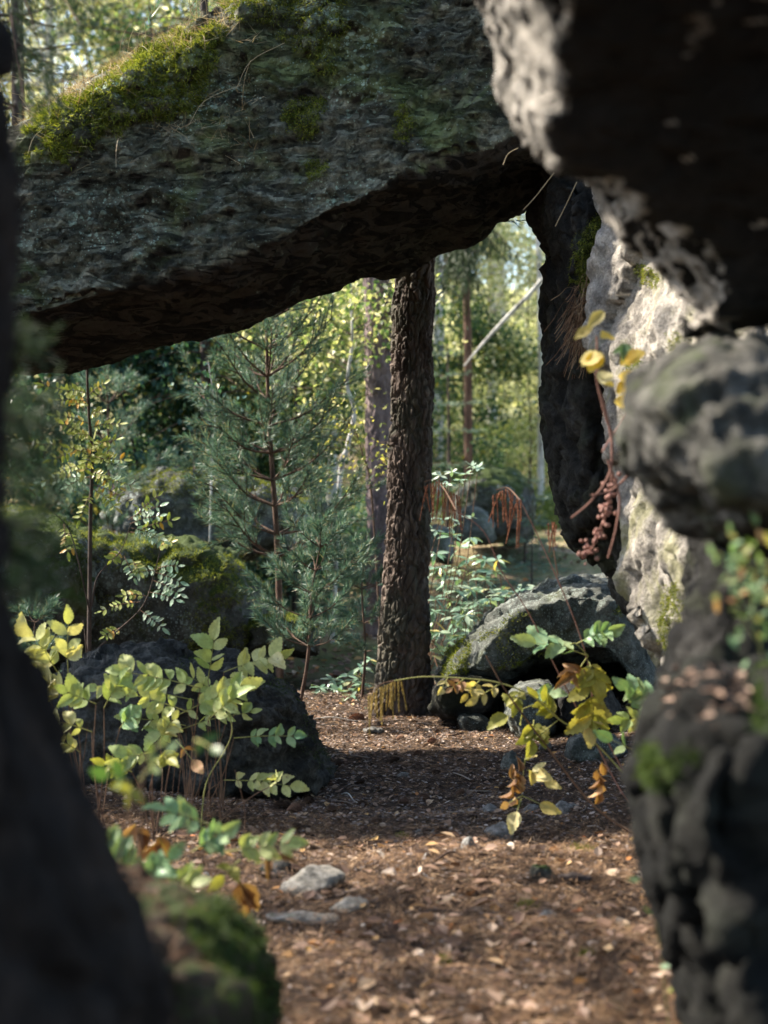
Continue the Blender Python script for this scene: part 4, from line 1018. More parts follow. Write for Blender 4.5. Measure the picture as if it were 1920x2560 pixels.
M_pale = leaf_mat('pale_leaf', [(0, (.42, .46, .17)), (.5, (.56, .57, .25)), (1, (.70, .64, .34))], .35, .45, 'object', vein=True)
M_fresh = leaf_mat('fresh_leaf', [(0, (.28, .38, .13)), (.5, (.40, .48, .18)), (1, (.54, .56, .25))], .35, .45, 'object', vein=True)
M_mint = leaf_mat('mint_leaf', [(0, (.16, .30, .16)), (.6, (.25, .39, .20)), (1, (.36, .45, .22))], .3, .4, 'object', vein=True)
M_olive = leaf_mat('olive_leaf', [(0, (.24, .26, .05)), (.5, (.33, .33, .07)), (1, (.42, .38, .11))], .45, .45, 'object', vein=True)
M_gold = leaf_mat('gold_leaf', [(0, (.50, .40, .13)), (.5, (.60, .50, .20)), (1, (.68, .60, .32))], .4, .5, 'object', vein=True)
M_brown = leaf_mat('withered_leaf', [(0, (.16, .075, .035)), (.5, (.30, .15, .07)), (1, (.48, .28, .14))], .3, .6, 'object', vein=True)
M_rowan = leaf_mat('rowan_leaf', [(0, (.28, .36, .10)), (.5, (.42, .48, .14)), (.85, (.52, .54, .24)), (1, (.70, .38, .08))], .45, .4, 'object')
M_rowanb = leaf_mat('blue_rowan_leaf', [(0, (.26, .42, .32)), (.5, (.40, .54, .42)), (1, (.52, .62, .50))], .3, .3, 'object')
M_shrubl = leaf_mat('shrub_leaf', [(0, (.15, .28, .19)), (.5, (.27, .40, .29)), (.9, (.40, .50, .38)), (1, (.60, .46, .12))], .3, .32, 'object')
M_yel = leaf_mat('yellow_leaf', [(0, (.66, .47, .07)), (.6, (.76, .58, .12)), (1, (.74, .72, .50))], .4, .5, 'object', vein=True)
M_dkleaf = leaf_mat('dark_leaf', [(0, (.05, .11, .035)), (.6, (.10, .17, .05)), (1, (.20, .24, .06))], .4, .4, 'object')
LS = {k: mesh_set('leaflet_'+k, m, 5, wid=.54, teeth=8, tooth=.038) for k, m in
      dict(pale=M_pale, fresh=M_fresh, mint=M_mint, olive=M_olive, gold=M_gold, brown=M_brown).items()}
LS['rowan'] = mesh_set('leaflet_rowan', M_rowan, 2, wid=.36, teeth=4, tooth=.02)
LS['rowanb'] = mesh_set('leaflet_rowanb', M_rowanb, 2, wid=.36, teeth=4, tooth=.02)
LS['shrub'] = mesh_set('leaflet_shrub', M_shrubl, 2, wid=.36, teeth=3, tooth=.0, curl=.35)
LS['yel'] = mesh_set('leaflet_yel', M_yel, 2, wid=.75, teeth=5, tooth=.03)
LS['dark'] = mesh_set('leaflet_dark', M_dkleaf, 2, wid=.5, teeth=4, tooth=.03)
LS['curl'] = mesh_set('leaflet_curl', M_brown, 2, wid=.5, teeth=4, tooth=.03, curl=.7, fold=.9)
M_stemg = plain_mat('green_stem', [(.3, (.20, .22, .06)), (.7, (.34, .32, .12))], 40)
M_stemb = plain_mat('brown_stem', [(.3, (.10, .055, .035)), (.7, (.20, .12, .075))], 40)
M_stemr = plain_mat('reddish_stem', [(.3, (.18, .085, .065)), (.7, (.32, .17, .13))], 40)

def spray(plant, kind, base, tip, size, pairs=3, nrm=(0, -.75, .65), stem=None, bend=.05, first=.25, fan=.92, scale_end=1.0, jitter=.38, droop=0.0, bare=False):
    "a pinnate leaf: stalk (part) carrying leaflets (sub-parts); base and tip are world points, size the leaflet length"
    base = V(base); tip = V(tip); ax = unit(tip-base); nrm = unit(np.array(nrm)+rng.normal(size=3)*.10); Lr = np.linalg.norm(tip-base)
    sd = unit(np.cross(ax, nrm)); up = np.cross(sd, ax)
    mid = (base+tip)/2+up*bend*Lr
    crv = bez(base, mid, tip, n=5)
    a = Acc(); tube(a, crv, np.linspace(.0022, .0010, len(crv)), 5, False)
    so = part('leaf_stalk', a, stem or M_stemg, plant, loc=base)
    me = LS[kind]
    def put(p, d, s):
        nn = nrm+rng.normal(size=3)*jitter; d = d+np.array([0, 0, -droop])
        inst('leaflet', me[rng.integers(len(me))], so, p, frame(d, nn), s*rng.uniform(.72, 1.2))
    put(crv[-1], ax, size*1.1*scale_end)
    if size > .05 and pairs > 1: pairs += 1
    for k in range(pairs):
        t = first+(1-first)*(k+.35)/pairs; p = crv[min(len(crv)-1, int(t*(len(crv)-1)))]
        for s in (-1, 1):
            put(p, ax*math.cos(fan)+sd*s*math.sin(fan)+rng.normal(size=3)*.08, size*(.72+.28*t if scale_end >= 1 else 1-.3*t))
    return so
def stems(plant, paths, r=.0022, m=None):
    for pth in paths:
        a = Acc(); c = bez(*[V(p) for p in pth], n=6); tube(a, c, np.linspace(r, r*.6, len(c)), 6)
        part('stem', a, m or M_stemb, plant, loc=c[0])
def onground(px, py, d):
    p = P(px, py, d); p[2] = gz(p[0], p[1])-.005; return p

# ---------------------------------------------------------------- the leafy plants at the left (photo pixels, depths)
def left_plant(label, root, d, col, sprays, stemm=None):
    """sprays: (base px,py, tip px,py, leaflet px, pairs, colour?)"""
    r0 = onground(root[0], root[1], d)
    o = thing('leafy_plant', r0, label, 'plant', 'leafy plants at the left of the path')
    for sp_ in sprays:
        bx_, by_, tx_, ty_, lp, pr = sp_[:6]; k = sp_[6] if len(sp_) > 6 else col
        off = rng.normal()*.05
        b = P(bx_, by_, d+off); t = P(tx_, ty_, d+off-.05)
        md = (r0+b)/2+[rng.normal()*.02, 0, .03]
        stems(o, [(r0+rng.normal(size=3)*[.01, .01, 0], md, b)], .0024, stemm)
        spray(o, k, b, t, lp*.84*d/F, pr+(rng.uniform() < .6 and pr > 1), nrm=(rng.normal()*.15, -.85, .5))
        if lp >= 60 and d > 5 and pr > 2:
            q = rng.normal(size=2)*26; b2 = P(bx_+q[0]*.4, by_+30+q[1]*.3, d+.12); t2 = P(tx_+q[0]*1.6, ty_+42+q[1], d+.08)
            stems(o, [(r0+rng.normal(size=3)*[.02, .01, 0], (r0+b2)/2, b2)], .002, stemm)
            spray(o, k, b2, t2, lp*.62*d/F, pr, nrm=(rng.normal()*.4, -.7, .6))
    return o
left_plant('pale yellow leafy plant at the far left edge, tallest of the group', (215, 2010), 5.6, 'pale',
    [(150, 1690, 85, 1590, 66, 3), (170, 1680, 170, 1560, 62, 2), (190, 1740, 60, 1680, 66, 2), (130, 1760, 110, 1720, 58, 2)])
left_plant('yellow green plant in front of the black boulder with its topmost upright leaf spray', (560, 1980), 5.7, 'pale',
    [(520, 1700, 535, 1600, 64, 2, 'fresh'), (560, 1680, 690, 1640, 66, 3), (590, 1760, 470, 1690, 50, 3, 'fresh')])
left_plant('broad yellow green leaf spray hiding the middle of the black boulder', (470, 2010), 5.5, 'fresh',
    [(500, 1720, 310, 1680, 64, 4), (470, 1780, 345, 1740, 62, 3), (440, 1790, 600, 1720, 60, 4), (520, 1800, 590, 1745, 54, 3), (440, 1800, 400, 1830, 56, 2)])
left_plant('plant with toothed leaves left of the black boulder under the pale ones', (250, 2030), 5.4, 'fresh',
    [(240, 1760, 170, 1730, 58, 3), (260, 1770, 300, 1700, 56, 3), (230, 1830, 130, 1800, 56, 2, 'pale'), (300, 1820, 330, 1790, 54, 3, 'mint'), (200, 1880, 150, 1850, 46, 2, 'pale')])
left_plant('fading plant with brown spotted leaves low before the black boulder', (380, 2080), 5.2, 'pale',
    [(400, 1850, 430, 1800, 52, 2), (380, 1880, 300, 1900, 54, 3, 'fresh'), (400, 1890, 420, 1900, 50, 2, 'olive'), (330, 1930, 265, 1910, 46, 2, 'olive'), (440, 1850, 480, 1900, 48, 1, 'brown')])
left_plant('single green leaf spray reaching right across the black boulder', (500, 2060), 5.5, 'mint',
    [(585, 1845, 735, 1840, 40, 4), (570, 1790, 575, 1770, 26, 1, 'fresh')])
left_plant('pale leaf spray lying low at the right foot of the black boulder', (520, 2060), 5.5, 'pale',
    [(560, 1950, 725, 1965, 50, 4), (690, 1960, 690, 1950, 46, 1)])
left_plant('out of focus plant nearer the camera with mint green leaves above the path', (420, 2330), 3.9, 'mint',
    [(520, 2060, 420, 2030, 70, 2), (480, 2130, 560, 2080, 64, 2), (560, 2130, 720, 2110, 64, 3, 'fresh'), (600, 2150, 560, 2190, 60, 1, 'olive'), (640, 2160, 700, 2150, 56, 1, 'curl')])
left_plant('blurred mint leaves spreading over the mossy stone', (380, 2400), 3.5, 'mint',
    [(330, 2200, 260, 2110, 84, 3), (380, 2220, 300, 2170, 84, 2), (400, 2230, 480, 2210, 84, 3, 'fresh'), (340, 2230, 420, 2150, 70, 2)])
left_plant('blurred dark green lobed plant closest to the camera before the black boulder', (330, 2600), 2.7, 'olive',
    [(330, 1960, 270, 1940, 70, 1, 'dark'), (330, 1970, 320, 1990, 80, 1), (350, 1950, 420, 1880, 60, 1, 'dark'), (490, 1850, 530, 1870, 56, 1, 'dark'), (360, 1900, 400, 1860, 50, 1, 'dark')])
# withered curled leaves on thin stalks
for k, (rx, ry, d, tx_, ty_, lab) in enumerate([(330, 2230, 4.3, 340, 2060, 'curled orange brown withered leaf hanging between the left plants'), (400, 2260, 4.2, 395, 2090, 'yellow brown withered leaf hanging beside the mint green spray'), (620, 2330, 4.0, 600, 2200, 'bright tan curled leaf standing above the sunken path stone'), (600, 2300, 4.1, 610, 2270, 'dark red brown curled stalk by the mossy stone')]):
    r0 = onground(rx, ry, d); tp = P(tx_, ty_, d); o = thing('withered_plant', r0, lab, 'plant', 'leafy plants at the left of the path')
    stems(o, [(r0, (r0+tp)/2+[.02, 0, 0], tp)], .0018)
    for j in range(3): inst('leaflet', LS['curl'][j % 2], o, tp-[0, 0, .01*j], frame([rng.normal()*.5, -.2, -1], [rng.normal(), -1, .3]), rng.uniform(.06, .085))
# thin brown upright stalks among them
o = thing('dry_stalks', onground(260, 2050, 5.3), 'thin brown dry stalks standing among the left plants', 'plant')
for k in range(9):
    px = rng.uniform(150, 620); r0 = onground(px, 2050, rng.uniform(4.9, 5.8)); tp = r0+[rng.normal()*.06, 0, rng.uniform(.18, .5)]
    stems(o, [(r0, (r0+tp)/2+[rng.normal()*.015, 0, 0], tp)], .0016, M_stemb)
# long curved stalk at the middle
o = thing('bent_stalk', onground(500, 2080, 5.4), 'long pale S shaped stalk before the black boulder', 'plant')
stems(o, [(onground(500, 2080, 5.4), P(515, 1960, 5.4), P(560, 1880, 5.4), P(580, 1830, 5.4), P(572, 1780, 5.4))], .0028, M_stemg)

# ---------------------------------------------------------------- the plant at the right of the path
D = 5.2
r0 = onground(1600, 2190, D)
rp = thing('tall_herb', r0, 'tall herb right of the path with hanging yellow green leaves and long reddish stems', 'plant')
stems(rp, [(r0, P(1480, 2010, D), P(1370, 1870, D), P(1270, 1735, D), P(1215, 1640, D)), ], .0042, M_stemb)
stems(rp, [(P(1650, 2100, D), P(1560, 1990, D), P(1480, 1840, D), P(1400, 1690, D), P(1320, 1530, D), P(1255, 1430, D), P(1210, 1330, D), P(1140, 1275, D))], .003, M_stemr)
stems(rp, [(P(1640, 2050, D), P(1560, 1930, D), P(1492, 1790, D), P(1470, 1660, D), P(1440, 1560, D), P(1390, 1440, D), P(1340, 1330, D), P(1300, 1250, D))], .003, M_stemr)
stems(rp, [(P(1600, 1980, D), P(1480, 1850, D), P(1400, 1800, D), P(1330, 1740, D), P(1250, 1708, D), P(1170, 1697, D), P(1060, 1692, D), P(985, 1702, D))], .0036, M_stemg)
stems(rp, [(P(1335, 1850, D), P(1395, 1800, D)), (P(1470, 1640, D), P(1440, 1610, D), P(1425, 1612, D)), (P(1470, 1640, D), P(1450, 1670, D), P(1432, 1700, D))], .0028, M_stemg)
def S(kind, bx_, by_, tx_, ty_, lp, pr, nrm=(0, -.85, .5), dd=D, **kw): return spray(rp, kind, P(bx_, by_, dd), P(tx_, ty_, dd-.04), lp*dd/F, pr, nrm, **kw)
S('mint', 1470, 1640, 1340, 1608, 66, 3, (0, -.55, .85))
S('mint', 1440, 1610, 1520, 1580, 50, 3, (0, -.5, .85))
S('olive', 1470, 1650, 1490, 1700, 52, 2)
S('olive', 1473, 1660, 1478, 1800, 70, 5, (0, -1, .1), first=.15)
S('gold', 1476, 1760, 1474, 1815, 56, 1, (0, -1, .1))
S('curl', 1465, 1670, 1430, 1690, 40, 2)
S('olive', 1400, 1800, 1345, 1745, 44, 3, dd=5.25)
S('olive', 1340, 1760, 1270, 1790, 64, 1, dd=5.25)
S('olive', 1300, 1720, 1290, 1760, 34, 2, dd=5.25)
S('mint', 1330, 1740, 1372, 1735, 38, 2, dd=5.3)
S('olive', 1335, 1800, 1330, 1850, 50, 2, dd=5.25)
S('gold', 1200, 1700, 1170, 1735, 34, 2, dd=5.25); S('gold', 1250, 1710, 1195, 1745, 36, 2); S('brown', 1160, 1698, 1130, 1720, 30, 2); S('gold', 1120, 1693, 1105, 1720, 26, 1)
S('mint', 1640, 1760, 1570, 1720, 52, 3, dd=4.9); S('mint', 1640, 1800, 1590, 1750, 48, 2, dd=4.9); S('mint', 1590, 1880, 1530, 1850, 52, 1, dd=5.0)
S('fresh', 1620, 1800, 1560, 1800, 44, 2, dd=4.9)
# the drooping end of the lowest stem with golden leaves
stems(rp, [(P(1335, 1850, D), P(1318, 1880, D), P(1310, 1920, D), P(1305, 1990, D))], .002, M_stemg)
S('gold', 1312, 1900, 1325, 1895, 42, 0); S('gold', 1318, 1925, 1345, 1935, 42, 1); S('gold', 1320, 1940, 1362, 1955, 48, 0)
S('gold', 1306, 1990, 1350, 2010, 48, 0); S('gold', 1304, 1995, 1292, 2030, 48, 0); S('brown', 1304, 1990, 1272, 2008, 42, 0)
for j in range(9):
    inst('withered_leaf', LS['curl'][j % 2], rp, P(1290+rng.normal()*8, 1920+j*9, D), frame([rng.normal()*.4, 0, 1 if j % 2 else -1], [rng.normal(), -1, 0]), .045)
for j in range(5):
    inst('withered_leaf', LS['curl'][j % 2], rp, P(1500+rng.normal()*5, 1905+j*18, 5.0), frame([rng.normal()*.3, 0, -1], [rng.normal(), -1, 0]), .05)

M_seedr = plain_mat('red_brown_seeds', [(.2, (.13, .045, .022)), (.5, (.24, .09, .045)), (.8, (.36, .16, .09))], 90, source='island')
M_seedg = plain_mat('golden_seeds', [(.2, (.22, .14, .03)), (.5, (.36, .25, .06)), (.8, (.50, .37, .12))], 90, source='island')
def panicle(plant, top, mat, d, r=.0045):
    "a drooping seed head: strands hanging from a bowed stalk; top: list of (px,py,len px)"
    for (px, py, L) in top:
        a = Acc(); p0 = P(px, py, d+rng.normal()*.03); Lw = L*d/F; sx = rng.normal()*.12
        c = bez(p0, p0+[sx*Lw*.5, 0, -Lw*.45], p0+[sx*Lw, 0, -Lw], n=6)
        rr = r*(1-.55*np.linspace(0, 1, len(c))**2); tube(a, c, rr*.45, 5, False)
        n = int(30+Lw*900); t = rng.uniform(0, 1, n); q = np.array([np.interp(t, np.linspace(0, 1, len(c)), c[:, k]) for k in range(3)]).T
        rd = rand_dirs(n)*np.interp(t, [0, 1], [r, r*.5])[:, None]
        blades(a, q+rd*.3, q+rd*1.4-[0, 0, .004], .0032)
        part('seed_strand', a, mat, plant, loc=p0, smooth=False)
panicle(rp, [(1062+k*7+rng.normal()*2, 1200+abs(k-5)*3+(k > 7)*18, rng.uniform(60, 105)) for k in range(13)]+[(1098, 1225, 60), (1125, 1240, 105), (1132, 1250, 90)], M_seedr, 5.6)
panicle(rp, [(1235+k*6+rng.normal()*2, 1222+abs(k-5)*3+(k > 8)*10, rng.uniform(45, 90)) for k in range(12)]+[(1290, 1260, 100), (1297, 1275, 95), (1302, 1280, 90), (1262, 1240, 90)], M_seedr, 5.4)
panicle(rp, [(1371, 1308, 55), (1381, 1305, 60), (1386, 1305, 68), (1391, 1312, 55), (1384, 1310, 72)], M_seedr, 5.2, .004)
panicle(rp, [(1000-k*5.5+rng.normal()*2, 1698+k*2.2+(k > 10)*6, rng.uniform(40, 85)+k*1.5) for k in range(15)], M_seedg, 5.2, .005)
stems(rp, [(P(1140, 1275, D), P(1110, 1222, 5.5), P(1085, 1200, 5.6), P(1060, 1205, 5.6)), (P(1300, 1250, D), P(1270, 1220, 5.4), P(1240, 1225, 5.4)), (P(985, 1702, D), P(950, 1712, D), P(922, 1745, D)), (P(1395, 1440, D), P(1385, 1380, D), P(1378, 1310, D))], .0024, M_stemb)

# ---------------------------------------------------------------- rowan saplings
def rowan(label, trunk, branches, d, leaf=20):
    b0 = onground(*trunk[0], d); o = thing('rowan_sapling', b0, label, 'tree')
    pth = bez(b0, *[P(x, y, d) for x, y in trunk[1:]], n=6); a = Acc(); tube(a, pth, np.linspace(.013, .005, len(pth)), 8); part('trunk', a, M_bark, o)
    for (pts, kind) in branches:
        dd = d+rng.normal()*.12; p = [P(x, y, dd) for x, y in pts]; p[0] = P(*pts[0], d)
        a = Acc(); c = bez(*p, n=5); tube(a, c, np.linspace(.005, .0018, len(c)), 5); bo = part('branch', a, M_bark, o, loc=c[0])
    return o, pth
ro, rpth = rowan('slender rowan sapling with feathery green leaves before the mossy rocks at the left',
    [(220, 1640), (224, 1500), (226, 1300), (230, 1150), (222, 1030), (218, 940), (216, 800)],
    [([(226, 1540), (200, 1420), (170, 1320), (120, 1270)], 'rowan'), ([(228, 1520), (245, 1440), (300, 1380), (330, 1300)], 'rowan'), ([(224, 1640), (290, 1580), (360, 1510), (395, 1400), (400, 1370)], 'rowan'), ([(218, 1640), (212, 1580), (208, 1550)], 'rowan')], 8.3)
def rsp(kind, bx_, by_, tx_, ty_, lp=22, pr=6, nrm=(0, -.8, .6), dd=8.3):
    return spray(ro, kind, P(bx_, by_, dd), P(tx_, ty_, dd-.05), lp*dd/F, pr, nrm, stem=M_stemb, fan=1.2, first=.2, jitter=.15, bend=.08)
for q in [(222, 1000, 110, 965), (222, 1005, 150, 1000), (220, 990, 260, 960), (222, 1010, 190, 1010), (225, 1060, 140, 1040), (225, 1070, 300, 1060), (225, 1100, 160, 1060), (225, 1110, 270, 1130),
          (225, 1130, 80, 1110), (225, 1140, 175, 1120), (225, 1120, 290, 1100), (225, 1150, 310, 1150), (228, 1160, 150, 1180), (228, 1170, 120, 1200), (228, 1180, 260, 1190), (228, 1190, 300, 1220), (228, 1150, 235, 1100),
          (230, 1210, 330, 1260), (230, 1220, 290, 1270), (230, 1230, 200, 1300), (228, 1090, 190, 1085), (225, 1040, 250, 1030), (228, 1130, 210, 1180), (228, 1140, 260, 1150), (222, 985, 175, 975), (228, 1120, 130, 1150),
          (160, 1310, 170, 1380), (170, 1330, 180, 1370), (205, 1640, 190, 1630), (300, 1380, 280, 1400), (330, 1400, 350, 1430)]:
    rsp('rowan', *q)
for q in [(225, 1195, 100, 1205), (228, 1195, 330, 1215), (228, 1190, 170, 1215), (325, 1310, 400, 1290), (328, 1320, 400, 1345), (325, 1330, 410, 1355), (320, 1300, 400, 1265), (395, 1420, 445, 1415), (385, 1430, 450, 1455), (380, 1450, 450, 1485),
          (395, 1425, 340, 1435), (370, 1480, 440, 1500), (350, 1525, 405, 1570), (310, 1390, 335, 1445), (240, 1140, 300, 1175)]:
    rsp('rowanb', *q)
for q in [(350, 1505, 255, 1528), (365, 1490, 310, 1490), (300, 1570, 262, 1590), (340, 1330, 430, 1300), (395, 1370, 430, 1355), (330, 1300, 395, 1240)]:
    rsp('rowan', *q)

# ---------------------------------------------------------------- whorled shrub right of the pine and other leafy shrubs
def whorl_shrub(label, root, d, tips, kind='shrub', lp=38, nl=7, name='leafy_shrub', m=None):
    b0 = onground(*root, d); o = thing(name, b0, label, 'shrub', 'shrubs beyond the grey boulder')
    for (x, y) in tips:
        e = P(x, y, d+rng.normal()*.12); pts = [b0, (b0+e)/2+[rng.normal()*.04, 0, -.02], e]
        a = Acc(); c = bez(*pts, n=5); tube(a, c, np.linspace(.004, .0018, len(c)), 5); so = part('stem', a, m or M_stemb, o, loc=b0)
        for q, num in ((c[-1], nl), (c[-3], 3), (c[-5], 2)):
            az0 = rng.uniform(0, 6.28)
            for j in range(num):
                az = az0+j*6.283/num+rng.normal()*.2; dr = np.array([math.cos(az), math.sin(az)*.7, .05+rng.normal()*.35])
                inst('leaf', LS[kind][rng.integers(2)], so, q, frame(dr, [rng.normal()*.3, -.35+rng.normal()*.3, 1]), lp*d/F*rng.uniform(.7, 1.1))
    return o
whorl_shrub('shrub with whorls of narrow pale green leaves right of the big pine, upper one', (1200, 1690), 9.6, [(1150, 1370), (1170, 1400), (1210, 1400), (1245, 1400), (1120, 1440), (1130, 1340), (1180, 1345), (1090, 1385), (1100, 1420), (1230, 1430)])
whorl_shrub('shrub with whorled leaves touching the top of the grey boulder', (1190, 1690), 9.4, [(1180, 1475), (1140, 1480), (1270, 1480), (1300, 1475), (1340, 1470), (1250, 1490), (1215, 1450), (1160, 1520), (1320, 1500), (1225, 1500)])
whorl_shrub('low shrub with yellowing leaves close behind the left end of the grey boulder', (1140, 1720), 9.0, [(1085, 1530), (1130, 1545), (1165, 1540), (1100, 1580), (1150, 1590), (1080, 1600), (1120, 1620), (1090, 1500)])
whorl_shrub('mint green seedling shrub at the left foot of the big pine', (860, 1770), 8.9, [(830, 1700), (870, 1690), (900, 1670), (925, 1650), (850, 1730), (905, 1710), (800, 1720), (880, 1740)], lp=30, nl=6)
whorl_shrub('dark bushy sprig under the mint seedling left of the pine foot', (870, 1800), 8.6, [(850, 1760), (880, 1765), (900, 1775), (830, 1775), (915, 1760)], kind='dark', lp=22, nl=6)
whorl_shrub('round leaved twig reaching out right of the pine trunk above the hanging seed heads', (1040, 1500), 9.4, [(1100, 1190), (1130, 1180), (1180, 1165), (1150, 1200), (1080, 1185), (1195, 1170), (1120, 1210), (1165, 1185)], kind='rowanb', lp=22, nl=6)
# conifer scrub right of the pine at ground level
for lab, px, d, h, cw in [('blue green juniper like conifer scrub behind the whorled shrubs', 1120, 10.8, .62, .45), ('low blue green conifer scrub nearer the grey boulder', 1200, 10.2, .45, .4), ('small green conifer scrub beside the two humped boulder', 1330, 13.4, .8, .35), ('low conifer scrub at the foot of the two humped boulder', 1240, 13.2, .45, .45)]:
    x, y = px2xy(px, d); conifer('conifer_scrub', lab, x, y, h, cw, M_needle, nl=.045, w=.0026, nd=150, dens=1.6, cat='shrub', start=.02)

# ---------------------------------------------------------------- growth on the rock wall
d = 4.3
o = thing('yellow_leaf_shoot', P(1600, 1010, d), 'shoot with bright yellow leaves and bare brown stems growing from the pale rock wall', 'plant')
stems(o, [(P(1600, 1140, d), P(1530, 1080, d), P(1500, 990, d), P(1488, 930, d)), (P(1530, 1100, d), P(1510, 1010, d), P(1495, 960, d), P(1492, 840, d))], .0040, M_stemr)
stems(o, [(P(1640, 950, 4.2), P(1600, 970, 4.3), P(1560, 1040, 4.4), P(1505, 1130, d))], .0036, M_stemr)
stems(o, [(P(1530, 1080, d), P(1525, 1180, d), P(1480, 1250, d), P(1428, 1295, d)), (P(1585, 1175, d), P(1530, 1225, d), P(1478, 1238, d)), (P(1520, 1150, d), P(1548, 1240, d), P(1540, 1320, d), P(1520, 1395, d))], .0040, M_stemr)
for (x, y, s, kx) in [(1530, 840, 50, 'yel'), (1545, 940, 62, 'yel'), (1520, 930, 55, 'yel'), (1535, 1005, 62, 'yel'), (1450, 905, 60, 'yel'), (1500, 880, 60, 'yel'), (1590, 885, 50, 'yel'), (1560, 900, 55, 'yel'), (1510, 780, 60, 'gold'), (1480, 815, 60, 'gold'), (1580, 870, 48, 'mint'), (1560, 860, 44, 'mint'), (1500, 900, 50, 'gold'), (1575, 955, 46, 'yel'), (1640, 960, 40, 'yel'), (1535, 965, 50, 'gold')]:
    inst('leaf', LS[kx][rng.integers(2)], o, P(x, y, d-.1), frame([rng.uniform(-1, 1), -.2, rng.uniform(-.5, .3)], [0, -.8, .6]), s*d/F)
o = thing('berry_cluster', P(1525, 1160, 4.4), 'hanging cluster of shrivelled reddish brown berries before the dark pillar', 'berries')
a = Acc(); c = bez(P(1530, 1170, 4.4), P(1520, 1260, 4.4), P(1490, 1350, 4.4), P(1470, 1385, 4.4), n=8); tube(a, c, .0022, 5); part('stem', a, M_stemr, o)
def ball(acc, c, r, k=8):
    th = np.linspace(0, math.pi, k//2+2)[1:-1]; v = [c+[0, 0, r]]
    for t_ in th:
        for j in range(k): v.append(c+r*np.array([math.sin(t_)*math.cos(j*6.283/k), math.sin(t_)*math.sin(j*6.283/k), math.cos(t_)*1.1]))
    v.append(c-[0, 0, r]); n = len(v); f = []
    R_ = len(th)
    q4 = [[1+i*k+j, 1+(i+1)*k+j, 1+(i+1)*k+(j+1) % k, 1+i*k+(j+1) % k] for i in range(R_-1) for j in range(k)]
    t3 = [[0, 1+j, 1+(j+1) % k] for j in range(k)]+[[n-1, 1+(R_-1)*k+(j+1) % k, 1+(R_-1)*k+j] for j in range(k)]
    acc.add(v, q4); b0 = acc.n-n; acc.f.append(np.array(t3)+b0)
ab = Acc(); ball(ab, np.zeros(3), 1.0); bm = ab.mesh('berry'); bm.materials.append(plain_mat('berry', [(.3, (.20, .085, .065)), (.7, (.36, .19, .15))], 60, .5, 'object'))
for k in range(75):
    q = c[rng.integers(3, len(c))]+rng.normal(size=3)*.012; inst('berry', bm, o, q, np.eye(3), rng.uniform(.0035, .0068))
# thin straw culms hanging from the slab near the pillar
for lab, pts in [('single thin straw culm hanging from the slab beside the overhang, leftmost', [(1295, 370), (1270, 385), (1258, 412)]), ('long straight straw culm slanting down before the dark end of the slab', [(1385, 432), (1340, 490), (1308, 525)]), ('short straight straw culm over the top of the dark pillar', [(1442, 455), (1415, 512), (1388, 566)])]:
    o = thing('straw_culm', P(*pts[0], 5.9), lab, 'grass'); a = Acc(); tube(a, bez(*[P(x, y, 5.9) for x, y in pts], n=5), .0016, 4, False); part('culm', a, M_straw, o)
# blurred leaves at the right edge, near
o = thing('leafy_plant', P(1880, 1560, 2.5), 'blurred green and orange leaved plant on the near boulder at the right edge', 'plant')
stems(o, [(P(1905, 1640, 2.55), P(1880, 1500, 2.5), P(1900, 1400, 2.5)), (P(1890, 1600, 2.55), P(1840, 1520, 2.5))], .0015, M_stemg)
for k in range(95):
    t = rng.uniform(); q = P(1885+rng.normal()*38-(rng.uniform() < .4)*40, rng.normal()*75+1440+(rng.uniform() < .4)*60, 2.45+rng.normal()*.04)
    kk = rng.choice(['mint', 'dark', 'olive', 'brown'], p=[.42, .28, .2, .1]); inst('leaf', LS[kk][0], o, q, frame(rng.normal(size=3), [0, -.6, .8]), rng.uniform(.012, .026))
o = thing('leafy_plant', onground(1680, 2380, 3.2), 'small blurred seedling with round mint leaves at the foot of the near boulder', 'plant')
stems(o, [(onground(1680, 2400, 3.2), P(1640, 2300, 3.2), P(1610, 2230, 3.2))], .0012, M_stemg)
for (x, y, s, kk) in [(1615, 2240, 45, 'mint'), (1630, 2290, 50, 'mint'), (1600, 2200, 34, 'mint'), (1655, 2340, 52, 'mint'), (1670, 2480, 36, 'olive'), (1570, 2320, 30, 'olive'), (1650, 2420, 36, 'mint'), (1690, 2450, 34, 'mint')]:
    inst('leaf', LS[kk][0], o, P(x, y, 3.15), frame([rng.normal(), -.3, .3], [0, -.6, .8]), s*3.15/F)
